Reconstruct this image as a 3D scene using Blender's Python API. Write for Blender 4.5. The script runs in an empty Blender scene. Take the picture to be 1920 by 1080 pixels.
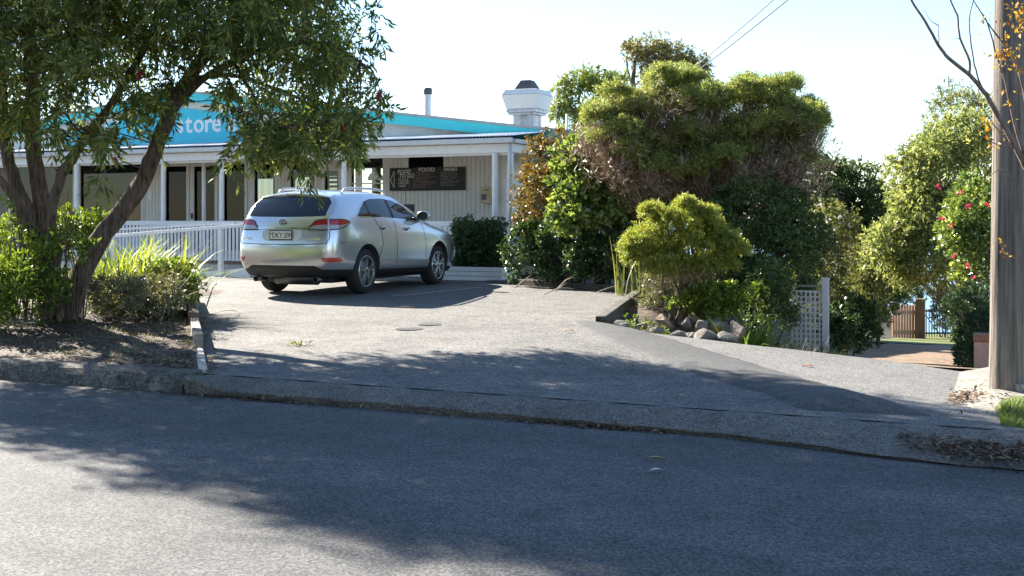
import bpy, bmesh, math, random
import numpy as np
from mathutils import Vector, Matrix
from mathutils.bvhtree import BVHTree

R = math.radians
random.seed(7)
rng = np.random.default_rng(11)
scene = bpy.context.scene
col = scene.collection

# ------------------------------------------------------------------ camera
# world: x runs along the street (right), y away from the street, z up
F, CXP, HOR, EYE, YAW = 2200.0, 960.0, 410.0, 1.6, R(25)
cs, sn = math.cos(YAW), math.sin(YAW)
cam_d = bpy.data.cameras.new('camera')
cam_d.sensor_width = 36.0
cam_d.lens = F / 1920 * 36
cam_d.shift_y = -(540 - HOR) / 1920
cam_d.clip_start = 0.05
cam_d.clip_end = 6000
cam = bpy.data.objects.new('camera', cam_d)
col.objects.link(cam)
cam.location = (0, 0, EYE)
cam.rotation_euler = (R(90), 0, YAW)
scene.camera = cam

# ------------------------------------------------------------------ sky, sun, exposure
SUN_EL = R(32)
sun_h = Vector((-0.926, 0.378)).normalized()
sun_dir = Vector((sun_h.x * math.cos(SUN_EL), sun_h.y * math.cos(SUN_EL), math.sin(SUN_EL)))
world = bpy.data.worlds.new('World')
scene.world = world
world.use_nodes = True
wn = world.node_tree
wn.nodes.clear()
sky = wn.nodes.new('ShaderNodeTexSky')
sky.sky_type = 'NISHITA'
sky.sun_disc = False
sky.sun_elevation = SUN_EL
sky.sun_rotation = math.atan2(sun_h.x, sun_h.y)
sky.altitude = 0
sky.air_density = 1.0
sky.dust_density = 0.05
sky.ozone_density = 3.0
bg = wn.nodes.new('ShaderNodeBackground')
bg.inputs['Strength'].default_value = 0.067
wo = wn.nodes.new('ShaderNodeOutputWorld')
wn.links.new(sky.outputs[0], bg.inputs['Color'])
wn.links.new(bg.outputs[0], wo.inputs['Surface'])

sun_l = bpy.data.lights.new('sun', 'SUN')
sun_l.energy = 5.0
sun_l.angle = R(0.53)
sun_l.color = (1.0, 0.93, 0.82)
sun_o = bpy.data.objects.new('sun', sun_l)
col.objects.link(sun_o)
sun_o.rotation_euler = (-sun_dir).to_track_quat('-Z', 'Y').to_euler()
sun_o.location = (-20, 10, 20)

scene.view_settings.view_transform = 'Standard'
scene.view_settings.look = 'None'
scene.view_settings.exposure = 2.15
scene.view_settings.gamma = 1.0
scene.view_settings.use_curve_mapping = False
scene.cycles.max_bounces = 6
scene.cycles.diffuse_bounces = 3
scene.cycles.glossy_bounces = 3
scene.cycles.transmission_bounces = 4
scene.cycles.transparent_max_bounces = 8
scene.cycles.use_denoising = True


# ------------------------------------------------------------------ pixel -> place
def pt(px, py, d):
    x = (px - CXP) / F * d
    return Vector((x * cs - d * sn, x * sn + d * cs, EYE - (py - HOR) / F * d))


def on_z(px, py, z):
    return pt(px, py, (EYE - z) * F / (py - HOR))


def on_v(px, py, v):
    tx = (px - CXP) / F
    return pt(px, py, v / (tx * sn + cs))


# ------------------------------------------------------------------ object helpers
ORG = {}


def tag(o, label=None, cat=None, group=None, kind=None):
    if label: o['label'] = label
    if cat: o['category'] = cat
    if group: o['group'] = group
    if kind: o['kind'] = kind
    return o


def thing(name, label, cat, loc, group=None, rz=0):
    o = bpy.data.objects.new(name, None)
    o.empty_display_size = 0.2
    col.objects.link(o)
    o.location = loc
    o.rotation_euler = (0, 0, rz)
    ORG[o.name] = Vector(loc)
    return tag(o, label, cat, group)


def link(name, me, mat, parent=None):
    o = bpy.data.objects.new(name, me)
    if mat is not None and not me.materials:
        me.materials.append(mat)
    col.objects.link(o)
    if parent is not None:
        o.parent = parent
        ORG[o.name] = ORG[parent.name]
    else:
        ORG[o.name] = Vector((0, 0, 0))
    return o


class MB:
    def __init__(self):
        self.v = []
        self.f = []

    def box(self, x0, x1, y0, y1, z0, z1):
        n = len(self.v)
        self.v += [(x0, y0, z0), (x1, y0, z0), (x1, y1, z0), (x0, y1, z0), (x0, y0, z1), (x1, y0, z1), (x1, y1, z1), (x0, y1, z1)]
        self.f += [tuple(n + i for i in q) for q in ((0, 3, 2, 1), (4, 5, 6, 7), (0, 1, 5, 4), (1, 2, 6, 5), (2, 3, 7, 6), (3, 0, 4, 7))]
        return self

    def hexa(self, b, t):
        """b, t: four bottom and four top corners, counter-clockwise seen from above"""
        n = len(self.v)
        self.v += [tuple(p) for p in b] + [tuple(p) for p in t]
        self.f += [tuple(n + i for i in q) for q in ((0, 3, 2, 1), (4, 5, 6, 7), (0, 1, 5, 4), (1, 2, 6, 5), (2, 3, 7, 6), (3, 0, 4, 7))]
        return self

    def bar(self, a, b, w, h, up=(0, 0, 1)):
        a, b, up = Vector(a), Vector(b), Vector(up)
        d = (b - a).normalized()
        s = d.cross(up).normalized() * (w / 2)
        u = s.cross(d).normalized() * (h / 2)
        return self.hexa([a - s - u, a + s - u, b + s - u, b - s - u], [a - s + u, a + s + u, b + s + u, b - s + u])

    def tube(self, pts, radii, seg=10, cap=True, wob=0.0):
        pts = [Vector(p) for p in pts]
        n0 = len(self.v)
        ref = Vector((0.31, 0.2, 0.93))
        for i, p in enumerate(pts):
            a = pts[max(i - 1, 0)]
            b = pts[min(i + 1, len(pts) - 1)]
            d = (b - a).normalized()
            if abs(d.dot(ref)) > 0.95: ref = Vector((1, 0.1, 0))
            s = d.cross(ref).normalized()
            t = d.cross(s).normalized()
            r = radii[i] if hasattr(radii, '__len__') else radii
            for k in range(seg):
                an = 2 * math.pi * k / seg
                rr = r * (1 + wob * (math.sin(3 * an + i * 0.7) * 0.6 + random.uniform(-0.5, 0.5)))
                self.v.append(tuple(p + s * math.cos(an) * rr + t * math.sin(an) * rr))
        for i in range(len(pts) - 1):
            for k in range(seg):
                a = n0 + i * seg + k
                b = n0 + i * seg + (k + 1) % seg
                self.f.append((a, b, b + seg, a + seg))
        if cap:
            self.f.append(tuple(n0 + k for k in reversed(range(seg))))
            e = n0 + (len(pts) - 1) * seg
            self.f.append(tuple(e + k for k in range(seg)))
        return self

    def lathe(self, prof, c, axis='z', seg=24):
        """prof: (radius, height) list"""
        n0 = len(self.v)
        c = Vector(c)
        for r, h in prof:
            for k in range(seg):
                a = 2 * math.pi * k / seg
                p = {'z': (r * math.cos(a), r * math.sin(a), h), 'x': (h, r * math.cos(a), r * math.sin(a)), 'y': (r * math.sin(a), h, r * math.cos(a))}[axis]
                self.v.append(tuple(c + Vector(p)))
        for i in range(len(prof) - 1):
            for k in range(seg):
                a = n0 + i * seg + k
                b = n0 + i * seg + (k + 1) % seg
                self.f.append((a, b, b + seg, a + seg))
        return self

    def prism_v(self, poly, v0, v1):
        """poly: (u, z) list, extruded along y from v0 (front) to v1"""
        n = len(self.v)
        m = len(poly)
        self.v += [(u, v0, z) for u, z in poly] + [(u, v1, z) for u, z in poly]
        self.f.append(tuple(n + i for i in range(m)))
        self.f.append(tuple(n + m + i for i in reversed(range(m))))
        for i in range(m):
            j = (i + 1) % m
            self.f.append((n + i, n + m + i, n + m + j, n + j))
        return self

    def grid(self, fn, nu, nv):
        n = len(self.v)
        for i in range(nu + 1):
            for j in range(nv + 1):
                self.v.append(tuple(fn(i / nu, j / nv)))
        for i in range(nu):
            for j in range(nv):
                a = n + i * (nv + 1) + j
                self.f.append((a, a + nv + 1, a + nv + 2, a + 1))
        return self

    def mesh(self, name, off=None, smooth=False, fix=True):
        me = bpy.data.meshes.new(name)
        o = off or Vector((0, 0, 0))
        me.from_pydata([(x - o.x, y - o.y, z - o.z) for x, y, z in self.v], [], self.f)
        if fix:
            bm = bmesh.new()
            bm.from_mesh(me)
            bmesh.ops.recalc_face_normals(bm, faces=bm.faces)
            bm.to_mesh(me)
            bm.free()
        if smooth:
            me.polygons.foreach_set('use_smooth', [True] * len(me.polygons))
        me.update()
        return me

    def build(self, name, mat, parent=None, smooth=False, local=False, bevel=0, fix=True):
        off = None if (parent is None or local) else ORG[parent.name]
        o = link(name, self.mesh(name, off, smooth, fix), mat, parent)
        if bevel:
            m = o.modifiers.new('bevel', 'BEVEL')
            m.width = bevel
            m.segments = 2
            m.limit_method = 'ANGLE'
        return o


def text_mesh(name, s, size, mat, parent, loc, rot, ext=0.002, off=None, shear=0, ax='LEFT', xs=1.0, bold=0.0):
    cu = bpy.data.curves.new(name, 'FONT')
    cu.body = s
    cu.size = size
    cu.extrude = ext
    cu.shear = shear
    cu.align_x = ax
    cu.offset = bold
    cu.resolution_u = 3
    t = bpy.data.objects.new(name + '_tmp', cu)
    col.objects.link(t)
    dg = bpy.context.evaluated_depsgraph_get()
    me = bpy.data.meshes.new_from_object(t.evaluated_get(dg))
    bpy.data.objects.remove(t)
    me.materials.clear()
    M = Matrix.Translation(Vector(loc) - (off or Vector((0, 0, 0)))) @ rot.to_matrix().to_4x4() @ Matrix.Diagonal((xs, 1, 1, 1))
    me.transform(M)
    return link(name, me, mat, parent)


from mathutils import Euler
FACE_FRONT = Euler((R(90), 0, 0))


# ------------------------------------------------------------------ materials
MATS = {}


def nodes_of(name):
    m = bpy.data.materials.new(name)
    m.use_nodes = True
    nt = m.node_tree
    b = nt.nodes['Principled BSDF']
    return m, nt, b


def N(nt, t, **kw):
    n = nt.nodes.new(t)
    for k, v in kw.items():
        if k.startswith('i_'):
            n.inputs[k[2:]].default_value = v
        else:
            setattr(n, k, v)
    return n


def ramp(nt, stops):
    r = nt.nodes.new('ShaderNodeValToRGB')
    e = r.color_ramp.elements
    while len(e) < len(stops): e.new(0.5)
    for el, (p, c) in zip(e, stops):
        el.position = p
        el.color = (*c, 1) if len(c) == 3 else c
    return r


def plain(name, c, rough=0.6, metal=0.0, var=0.12, scale=6.0, bump=0.0, bscale=60.0, spec=0.5, coat=0.0, stretch=None, dirt=0.0, dirtc=(0.12, 0.10, 0.08)):
    """painted or raw surface: base colour with soft mottling, fine relief and optional grime"""
    m, nt, b = nodes_of(name)
    L = nt.links.new
    g = N(nt, 'ShaderNodeNewGeometry')
    mp = N(nt, 'ShaderNodeMapping')
    mp.inputs['Scale'].default_value = stretch or (1, 1, 1)
    L(g.outputs['Position'], mp.inputs['Vector'])
    nz = N(nt, 'ShaderNodeTexNoise', i_Scale=scale, i_Detail=6.0, i_Roughness=0.6)
    L(mp.outputs[0], nz.inputs['Vector'])
    r = ramp(nt, [(0.3, tuple(x * (1 - var) for x in c)), (0.7, tuple(min(1, x * (1 + var)) for x in c))])
    L(nz.outputs['Fac'], r.inputs[0])
    out = r.outputs[0]
    if dirt > 0:
        n2 = N(nt, 'ShaderNodeTexNoise', i_Scale=scale * 0.6, i_Detail=8.0, i_Roughness=0.7)
        L(mp.outputs[0], n2.inputs['Vector'])
        r2 = ramp(nt, [(0.5, (0, 0, 0)), (0.72, (dirt, dirt, dirt))])
        L(n2.outputs['Fac'], r2.inputs[0])
        mx = N(nt, 'ShaderNodeMix', data_type='RGBA')
        L(r2.outputs[0], mx.inputs[0])
        L(out, mx.inputs[6])
        mx.inputs[7].default_value = (*dirtc, 1)
        out = mx.outputs[2]
    L(out, b.inputs['Base Color'])
    b.inputs['Roughness'].default_value = rough
    b.inputs['Metallic'].default_value = metal
    b.inputs['Specular IOR Level'].default_value = spec
    b.inputs['Coat Weight'].default_value = coat
    if bump > 0:
        n3 = N(nt, 'ShaderNodeTexNoise', i_Scale=bscale, i_Detail=5.0, i_Roughness=0.65)
        L(mp.outputs[0], n3.inputs['Vector'])
        bp = N(nt, 'ShaderNodeBump', i_Strength=bump, i_Distance=0.02)
        L(n3.outputs['Fac'], bp.inputs['Height'])
        L(bp.outputs[0], b.inputs['Normal'])
    MATS[name] = m
    return m


def asphalt(name, dark, light, grain=90.0, big=0.7, mix=(0.42, 0.62), bump=0.5, stain=0.5, contrast=1.0, crack=0.0, streak=0.0):
    m, nt, b = nodes_of(name)
    L = nt.links.new
    g = N(nt, 'ShaderNodeNewGeometry')
    vo = N(nt, 'ShaderNodeTexVoronoi', i_Scale=grain, feature='F1')
    L(g.outputs['Position'], vo.inputs['Vector'])
    n1 = N(nt, 'ShaderNodeTexNoise', i_Scale=grain * 1.1, i_Detail=5.0, i_Roughness=0.75)
    L(g.outputs['Position'], n1.inputs['Vector'])
    sep = N(nt, 'ShaderNodeSeparateColor')
    L(vo.outputs['Color'], sep.inputs[0])
    mxv = N(nt, 'ShaderNodeMix', data_type='FLOAT')
    mxv.inputs[0].default_value = 0.5
    L(sep.outputs[0], mxv.inputs[2])
    L(n1.outputs['Fac'], mxv.inputs[3])
    r = ramp(nt, [(mix[0] - 0.16, dark), (0.5, tuple((a + c) / 2 for a, c in zip(dark, light))), (mix[1] + 0.14, tuple(x * 1.15 for x in light))])
    L(mxv.outputs[0], r.inputs[0])
    n2 = N(nt, 'ShaderNodeTexNoise', i_Scale=big, i_Detail=7.0, i_Roughness=0.65)
    L(g.outputs['Position'], n2.inputs['Vector'])
    r2 = ramp(nt, [(0.32, (1 - stain * 0.5,) * 3), (0.68, (1 + stain * 0.25,) * 3)])
    L(n2.outputs['Fac'], r2.inputs[0])
    mul = N(nt, 'ShaderNodeMix', data_type='RGBA', blend_type='MULTIPLY')
    mul.inputs[0].default_value = 1
    L(r.outputs[0], mul.inputs[6])
    L(r2.outputs[0], mul.inputs[7])
    n4 = N(nt, 'ShaderNodeTexNoise', i_Scale=big * 6, i_Detail=8.0, i_Roughness=0.7)
    L(g.outputs['Position'], n4.inputs['Vector'])
    r4 = ramp(nt, [(0.36, (1 - stain * 0.55,) * 3), (0.5, (1, 1, 1)), (0.72, (1 + stain * 0.3, 1 + stain * 0.27, 1 + stain * 0.22))])
    L(n4.outputs['Fac'], r4.inputs[0])
    mu4 = N(nt, 'ShaderNodeMix', data_type='RGBA', blend_type='MULTIPLY')
    mu4.inputs[0].default_value = 1
    L(mul.outputs[2], mu4.inputs[6])
    L(r4.outputs[0], mu4.inputs[7])
    # dark pits between the stones
    rp_ = ramp(nt, [(0.62, (1, 1, 1)), (0.95, (0.45, 0.45, 0.46))])
    L(vo.outputs['Distance'], rp_.inputs[0])
    mu5 = N(nt, 'ShaderNodeMix', data_type='RGBA', blend_type='MULTIPLY')
    mu5.inputs[0].default_value = 1
    L(mu4.outputs[2], mu5.inputs[6])
    L(rp_.outputs[0], mu5.inputs[7])
    out = mu5.outputs[2]
    if streak > 0:                     # wear along the wheel tracks
        ms_ = N(nt, 'ShaderNodeMapping')
        ms_.inputs['Scale'].default_value = (0.10, 1.1, 1)
        L(g.outputs['Position'], ms_.inputs['Vector'])
        n6_ = N(nt, 'ShaderNodeTexNoise', i_Scale=1.0, i_Detail=5.0, i_Roughness=0.6)
        L(ms_.outputs[0], n6_.inputs['Vector'])
        r6 = ramp(nt, [(0.35, (1 - streak,) * 3), (0.65, (1 + streak * 0.6,) * 3)])
        L(n6_.outputs['Fac'], r6.inputs[0])
        mu6 = N(nt, 'ShaderNodeMix', data_type='RGBA', blend_type='MULTIPLY')
        mu6.inputs[0].default_value = 1
        L(out, mu6.inputs[6])
        L(r6.outputs[0], mu6.inputs[7])
        out = mu6.outputs[2]
    if crack > 0:
        vc = N(nt, 'ShaderNodeTexVoronoi', i_Scale=crack, feature='DISTANCE_TO_EDGE')
        wv = N(nt, 'ShaderNodeTexNoise', i_Scale=3.0, i_Detail=4.0)
        L(g.outputs['Position'], wv.inputs['Vector'])
        ad = N(nt, 'ShaderNodeMix', data_type='RGBA', blend_type='ADD')
        ad.inputs[0].default_value = 0.5
        L(g.outputs['Position'], ad.inputs[6])
        L(wv.outputs['Color'], ad.inputs[7])
        L(ad.outputs[2], vc.inputs['Vector'])
        rc = ramp(nt, [(0.0, (0.3, 0.3, 0.3)), (0.004, (1, 1, 1))])
        L(vc.outputs['Distance'], rc.inputs[0])
        m3 = N(nt, 'ShaderNodeMix', data_type='RGBA', blend_type='MULTIPLY')
        m3.inputs[0].default_value = 1
        L(out, m3.inputs[6])
        L(rc.outputs[0], m3.inputs[7])
        out = m3.outputs[2]
    L(out, b.inputs['Base Color'])
    b.inputs['Roughness'].default_value = 0.85
    b.inputs['Specular IOR Level'].default_value = 0.35
    bp = N(nt, 'ShaderNodeBump', i_Strength=bump, i_Distance=0.008)
    L(mxv.outputs[0], bp.inputs['Height'])
    L(bp.outputs[0], b.inputs['Normal'])
    MATS[name] = m
    return m


def leafmat(name, c1, c2, c3, trans=0.35, rough=0.45, tr_tint=(1.25, 1.3, 0.55), spec=0.4):
    m, nt, b = nodes_of(name)
    L = nt.links.new
    g = N(nt, 'ShaderNodeNewGeometry')
    r = ramp(nt, [(0.0, c1), (0.55, c2), (1.0, c3)])
    L(g.outputs['Random Per Island'], r.inputs[0])
    L(r.outputs[0], b.inputs['Base Color'])
    b.inputs['Roughness'].default_value = rough
    b.inputs['Specular IOR Level'].default_value = spec
    if trans > 0:
        t = N(nt, 'ShaderNodeBsdfTranslucent')
        mu = N(nt, 'ShaderNodeMix', data_type='RGBA', blend_type='MULTIPLY')
        mu.inputs[0].default_value = 1
        L(r.outputs[0], mu.inputs[6])
        mu.inputs[7].default_value = (*tr_tint, 1)
        L(mu.outputs[2], t.inputs['Color'])
        mix = N(nt, 'ShaderNodeMixShader')
        mix.inputs[0].default_value = trans
        L(b.outputs[0], mix.inputs[1])
        L(t.outputs[0], mix.inputs[2])
        L(mix.outputs[0], nt.nodes['Material Output'].inputs['Surface'])
    MATS[name] = m
    return m


def bark(name, c1, c2, scale=14.0, bump=1.0, zs=0.12):
    m, nt, b = nodes_of(name)
    L = nt.links.new
    g = N(nt, 'ShaderNodeNewGeometry')
    mp = N(nt, 'ShaderNodeMapping')
    mp.inputs['Scale'].default_value = (1, 1, zs)
    L(g.outputs['Position'], mp.inputs['Vector'])
    nz = N(nt, 'ShaderNodeTexNoise', i_Scale=scale, i_Detail=8.0, i_Roughness=0.7)
    L(mp.outputs[0], nz.inputs['Vector'])
    r = ramp(nt, [(0.34, c1), (0.66, c2)])
    L(nz.outputs['Fac'], r.inputs[0])
    L(r.outputs[0], b.inputs['Base Color'])
    b.inputs['Roughness'].default_value = 0.9
    b.inputs['Specular IOR Level'].default_value = 0.2
    bp = N(nt, 'ShaderNodeBump', i_Strength=bump, i_Distance=0.04)
    L(nz.outputs['Fac'], bp.inputs['Height'])
    L(bp.outputs[0], b.inputs['Normal'])
    MATS[name] = m
    return m


asphalt('road_asphalt', (0.0427, 0.0427, 0.0439), (0.1539, 0.1510, 0.1453), grain=85, stain=0.4, big=0.5, bump=0.8, streak=0.22)
asphalt('lot_asphalt', (0.0657, 0.0631, 0.0599), (0.2167, 0.2060, 0.1861), grain=65, stain=0.5, big=0.45, bump=0.7, streak=0.12)
asphalt('lane_asphalt', (0.0724, 0.0711, 0.0684), (0.2171, 0.2092, 0.1941), grain=80, stain=0.25)
asphalt('berm_asphalt', (0.0465, 0.0465, 0.0471), (0.1054, 0.1042, 0.1004), grain=110, stain=0.3)
asphalt('kerb_concrete', (0.0562, 0.0495, 0.0413), (0.1650, 0.1500, 0.1260), grain=70, stain=0.9, big=2.2)
asphalt('apron_concrete', (0.0706, 0.0640, 0.0542), (0.2006, 0.1818, 0.1540), grain=95, stain=0.45, big=1.3, bump=0.25)
asphalt('pale_concrete', (0.2108, 0.1897, 0.1581), (0.3162, 0.2951, 0.2530), grain=50, stain=0.5, big=2.5)
asphalt('soil', (0.0382, 0.0272, 0.0187), (0.1445, 0.1062, 0.0723), grain=34, stain=0.8, big=1.5, bump=1.0)
asphalt('gravel_drive', (0.1520, 0.1000, 0.0680), (0.2880, 0.2080, 0.1440), grain=40, stain=0.4)
asphalt('lawn_base', (0.07, 0.09, 0.02), (0.20, 0.22, 0.06), grain=40, stain=0.5)
asphalt('ground_base', (0.05, 0.045, 0.03), (0.12, 0.10, 0.06), grain=12, stain=0.6)
plain('white_paint', (0.80, 0.80, 0.80), rough=0.45, var=0.04, dirt=0.18, dirtc=(0.45, 0.42, 0.36))
plain('gutter_paint', (0.62, 0.62, 0.62), rough=0.4, var=0.05, dirt=0.2, dirtc=(0.35, 0.33, 0.30))
plain('cream_board', (0.70, 0.665, 0.61), rough=0.55, var=0.05, scale=3, dirt=0.12, dirtc=(0.40, 0.36, 0.30))
plain('wall_core', (0.20, 0.18, 0.16), rough=0.8)
plain('gable_paint', (0.80, 0.79, 0.76), rough=0.55, var=0.04, dirt=0.25, dirtc=(0.5, 0.47, 0.42))
plain('teal_paint', (0.05, 0.60, 0.66), rough=0.4, var=0.05, dirt=0.15, dirtc=(0.04, 0.30, 0.34))
plain('sign_teal', (0.02, 0.54, 0.70), rough=0.35, var=0.06)
plain('sign_white', (0.82, 0.84, 0.86), rough=0.4, var=0.02)
plain('zinc', (0.36, 0.37, 0.38), rough=0.45, metal=0.4, var=0.12, dirt=0.3, dirtc=(0.16, 0.15, 0.14))
plain('iron_sheet', (0.62, 0.63, 0.64), rough=0.4, metal=0.3, var=0.1)
plain('flash_dark', (0.10, 0.105, 0.12), rough=0.6)
plain('roof_iron', (0.30, 0.31, 0.33), rough=0.5, metal=0.3)
plain('duct_metal', (0.55, 0.56, 0.57), rough=0.45, metal=0.5, var=0.15, dirt=0.8, dirtc=(0.12, 0.10, 0.09), scale=9, stretch=(1, 1, 0.35))
plain('hood_white', (0.76, 0.75, 0.72), rough=0.4, var=0.03, dirt=0.12, dirtc=(0.5, 0.48, 0.42))
plain('louvre_dark', (0.06, 0.065, 0.075), rough=0.5)
plain('chalkboard', (0.022, 0.020, 0.019), rough=0.7, var=0.3)
plain('chalk', (0.62, 0.60, 0.54), rough=0.9)
plain('chalk_dim', (0.20, 0.18, 0.165), rough=0.9, var=0.4, scale=40)
plain('chalk_brown', (0.22, 0.15, 0.125), rough=0.9, var=0.4, scale=40)
plain('mail_cream', (0.50, 0.40, 0.24), rough=0.5, dirt=0.3)
plain('dark_plate', (0.03, 0.025, 0.025), rough=0.5)
plain('brown_timber', (0.16, 0.09, 0.05), rough=0.7, var=0.25, scale=20, stretch=(1, 1, 0.2))
plain('grey_timber', (0.26, 0.22, 0.18), rough=0.85, var=0.3, scale=25, bump=0.5, dirt=0.5)
plain('pale_timber', (0.55, 0.50, 0.42), rough=0.85, var=0.25, scale=20, bump=0.5, dirt=0.6, dirtc=(0.2, 0.17, 0.13))
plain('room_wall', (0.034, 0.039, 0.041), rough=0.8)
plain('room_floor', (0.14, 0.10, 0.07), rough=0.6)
plain('lamp_metal', (0.40, 0.34, 0.26), rough=0.45, metal=0.2)
plain('lattice_paint', (0.55, 0.52, 0.49), rough=0.6, var=0.08, dirt=0.3, dirtc=(0.4, 0.34, 0.28))
plain('rose_timber', (0.52, 0.30, 0.20), rough=0.7, var=0.15)
plain('black_iron', (0.015, 0.016, 0.018), rough=0.5)
plain('brick_red', (0.30, 0.13, 0.08), rough=0.8, var=0.2, scale=20)
plain('box_pink', (0.52, 0.30, 0.22), rough=0.7, var=0.15)
plain('wire_grey', (0.10, 0.10, 0.11), rough=0.5)
plain('wire_pale', (0.16, 0.165, 0.175), rough=0.5)
plain('paper', (0.75, 0.75, 0.76), rough=0.8)
plain('dry_leaf', (0.38, 0.26, 0.12), rough=0.7, var=0.3, scale=60)
plain('orange_leaf', (0.45, 0.15, 0.04), rough=0.7, var=0.3, scale=60)
plain('dry_stick', (0.42, 0.33, 0.24), rough=0.8, var=0.3)
plain('paint_line', (0.50, 0.50, 0.48), rough=0.8, var=0.4, scale=40, dirt=0.9, dirtc=(0.2, 0.2, 0.19))
plain('cover_iron', (0.085, 0.08, 0.085), rough=0.9, spec=0.1)
plain('rock', (0.16, 0.142, 0.122), rough=0.9, var=0.4, scale=5, bump=1.0, bscale=16, dirt=0.6, dirtc=(0.10, 0.09, 0.075))
plain('rock_tan', (0.24, 0.18, 0.12), rough=0.9, var=0.3, scale=6, bump=0.8, bscale=16, dirt=0.4, dirtc=(0.18, 0.13, 0.09))
plain('ramp_concrete', (0.42, 0.38, 0.33), rough=0.85, var=0.12, bump=0.3)
plain('sea', (0.10, 0.22, 0.36), rough=0.25, var=0.1, scale=0.05)
bark('bark_bottlebrush', (0.038, 0.027, 0.020), (0.26, 0.19, 0.145), scale=30, bump=1.0, zs=0.10)
bark('bark_grey', (0.06, 0.05, 0.04), (0.22, 0.18, 0.14), scale=18)
bark('pole_wood', (0.075, 0.060, 0.048), (0.285, 0.245, 0.21), scale=26, bump=0.8, zs=0.035)
bark('myrtle_bark', (0.09, 0.065, 0.05), (0.32, 0.24, 0.19), scale=30, bump=0.3)
leafmat('leaf_bottlebrush', (0.0631, 0.0954, 0.0308), (0.1543, 0.1964, 0.0631), (0.3648, 0.3507, 0.1122), trans=0.48, rough=0.42)
leafmat('leaf_understory', (0.055, 0.10, 0.016), (0.13, 0.19, 0.030), (0.28, 0.32, 0.05), trans=0.4)
leafmat('leaf_strap', (0.12, 0.18, 0.02), (0.26, 0.31, 0.045), (0.50, 0.50, 0.14), trans=0.4)
leafmat('leaf_grey', (0.09, 0.105, 0.06), (0.18, 0.185, 0.11), (0.34, 0.31, 0.22), trans=0.25)
leafmat('leaf_melaleuca', (0.13, 0.165, 0.045), (0.26, 0.29, 0.085), (0.46, 0.46, 0.17), trans=0.45, tr_tint=(1.15, 1.2, 0.7))
leafmat('leaf_melaleuca_bright', (0.12, 0.16, 0.03), (0.27, 0.31, 0.06), (0.50, 0.48, 0.13), trans=0.45, tr_tint=(1.2, 1.2, 0.65))
leafmat('twig_brown', (0.14, 0.095, 0.06), (0.27, 0.19, 0.125), (0.42, 0.32, 0.22), trans=0.15, tr_tint=(1, 0.9, 0.8))
leafmat('leaf_rust', (0.06, 0.085, 0.02), (0.13, 0.125, 0.032), (0.34, 0.18, 0.045), trans=0.35, tr_tint=(1.3, 1.0, 0.5))
leafmat('leaf_glossy', (0.0708, 0.1095, 0.0309), (0.1803, 0.2447, 0.0644), (0.4250, 0.4766, 0.1803), trans=0.35, rough=0.22, spec=0.7)
leafmat('leaf_dark', (0.0392, 0.0644, 0.0196), (0.0770, 0.1190, 0.0364), (0.1680, 0.2100, 0.0700), trans=0.3)
leafmat('leaf_hedge', (0.0297, 0.0567, 0.0243), (0.0594, 0.1053, 0.0405), (0.1283, 0.1823, 0.0743), trans=0.25, rough=0.35)
leafmat('leaf_gum', (0.12, 0.12, 0.045), (0.22, 0.20, 0.09), (0.36, 0.29, 0.16), trans=0.35)
leafmat('leaf_gum_green', (0.11, 0.15, 0.035), (0.21, 0.25, 0.06), (0.36, 0.38, 0.11), trans=0.35)
leafmat('leaf_lime', (0.10, 0.14, 0.05), (0.25, 0.28, 0.10), (0.50, 0.48, 0.20), trans=0.45, tr_tint=(1.15, 1.2, 0.7))
leafmat('leaf_olive', (0.0805, 0.0978, 0.0345), (0.1725, 0.1840, 0.0690), (0.3220, 0.2990, 0.1380), trans=0.35)
leafmat('leaf_autumn', (0.28, 0.09, 0.02), (0.40, 0.26, 0.03), (0.42, 0.37, 0.05), trans=0.45, tr_tint=(1.2, 1.0, 0.5))
leafmat('petal_red', (0.45, 0.02, 0.03), (0.60, 0.04, 0.09), (0.62, 0.10, 0.20), trans=0.4, tr_tint=(1.2, 0.8, 0.8))
leafmat('petal_white', (0.6, 0.58, 0.5), (0.7, 0.68, 0.62), (0.8, 0.78, 0.74), trans=0.3, tr_tint=(1, 1, 1))
leafmat('grass_green', (0.05, 0.085, 0.014), (0.11, 0.17, 0.03), (0.24, 0.28, 0.06), trans=0.35)
leafmat('grass_dry', (0.12, 0.13, 0.05), (0.22, 0.20, 0.09), (0.36, 0.30, 0.16), trans=0.35)
leafmat('litter', (0.06, 0.038, 0.022), (0.17, 0.105, 0.06), (0.36, 0.26, 0.17), trans=0.1, rough=0.8, tr_tint=(1, 0.9, 0.8))
leafmat('tile_pale', (0.5, 0.5, 0.5), (0.5, 0.5, 0.5), (0.5, 0.5, 0.5), trans=0)


def glass(name, tint, refl=0.12, clear=False, rough=0.02):
    m, nt, b = nodes_of(name)
    if clear:
        L = nt.links.new
        tr = N(nt, 'ShaderNodeBsdfTransparent')
        tr.inputs[0].default_value = (*tint, 1)
        gl = N(nt, 'ShaderNodeBsdfGlossy')
        gl.inputs['Roughness'].default_value = rough
        mx = N(nt, 'ShaderNodeMixShader')
        mx.inputs[0].default_value = refl
        L(tr.outputs[0], mx.inputs[1])
        L(gl.outputs[0], mx.inputs[2])
        L(mx.outputs[0], nt.nodes['Material Output'].inputs['Surface'])
    else:
        b.inputs['Base Color'].default_value = (*tint, 1)
        b.inputs['Roughness'].default_value = rough
        b.inputs['IOR'].default_value = 1.5
        b.inputs['Specular IOR Level'].default_value = min(1.0, refl * 4)
    MATS[name] = m
    return m


glass('window_clear', (0.82, 0.84, 0.82), 0.08, True)
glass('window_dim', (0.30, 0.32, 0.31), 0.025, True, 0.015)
glass('window_shop', (0.42, 0.45, 0.44), 0.045, True, 0.02)


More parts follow.
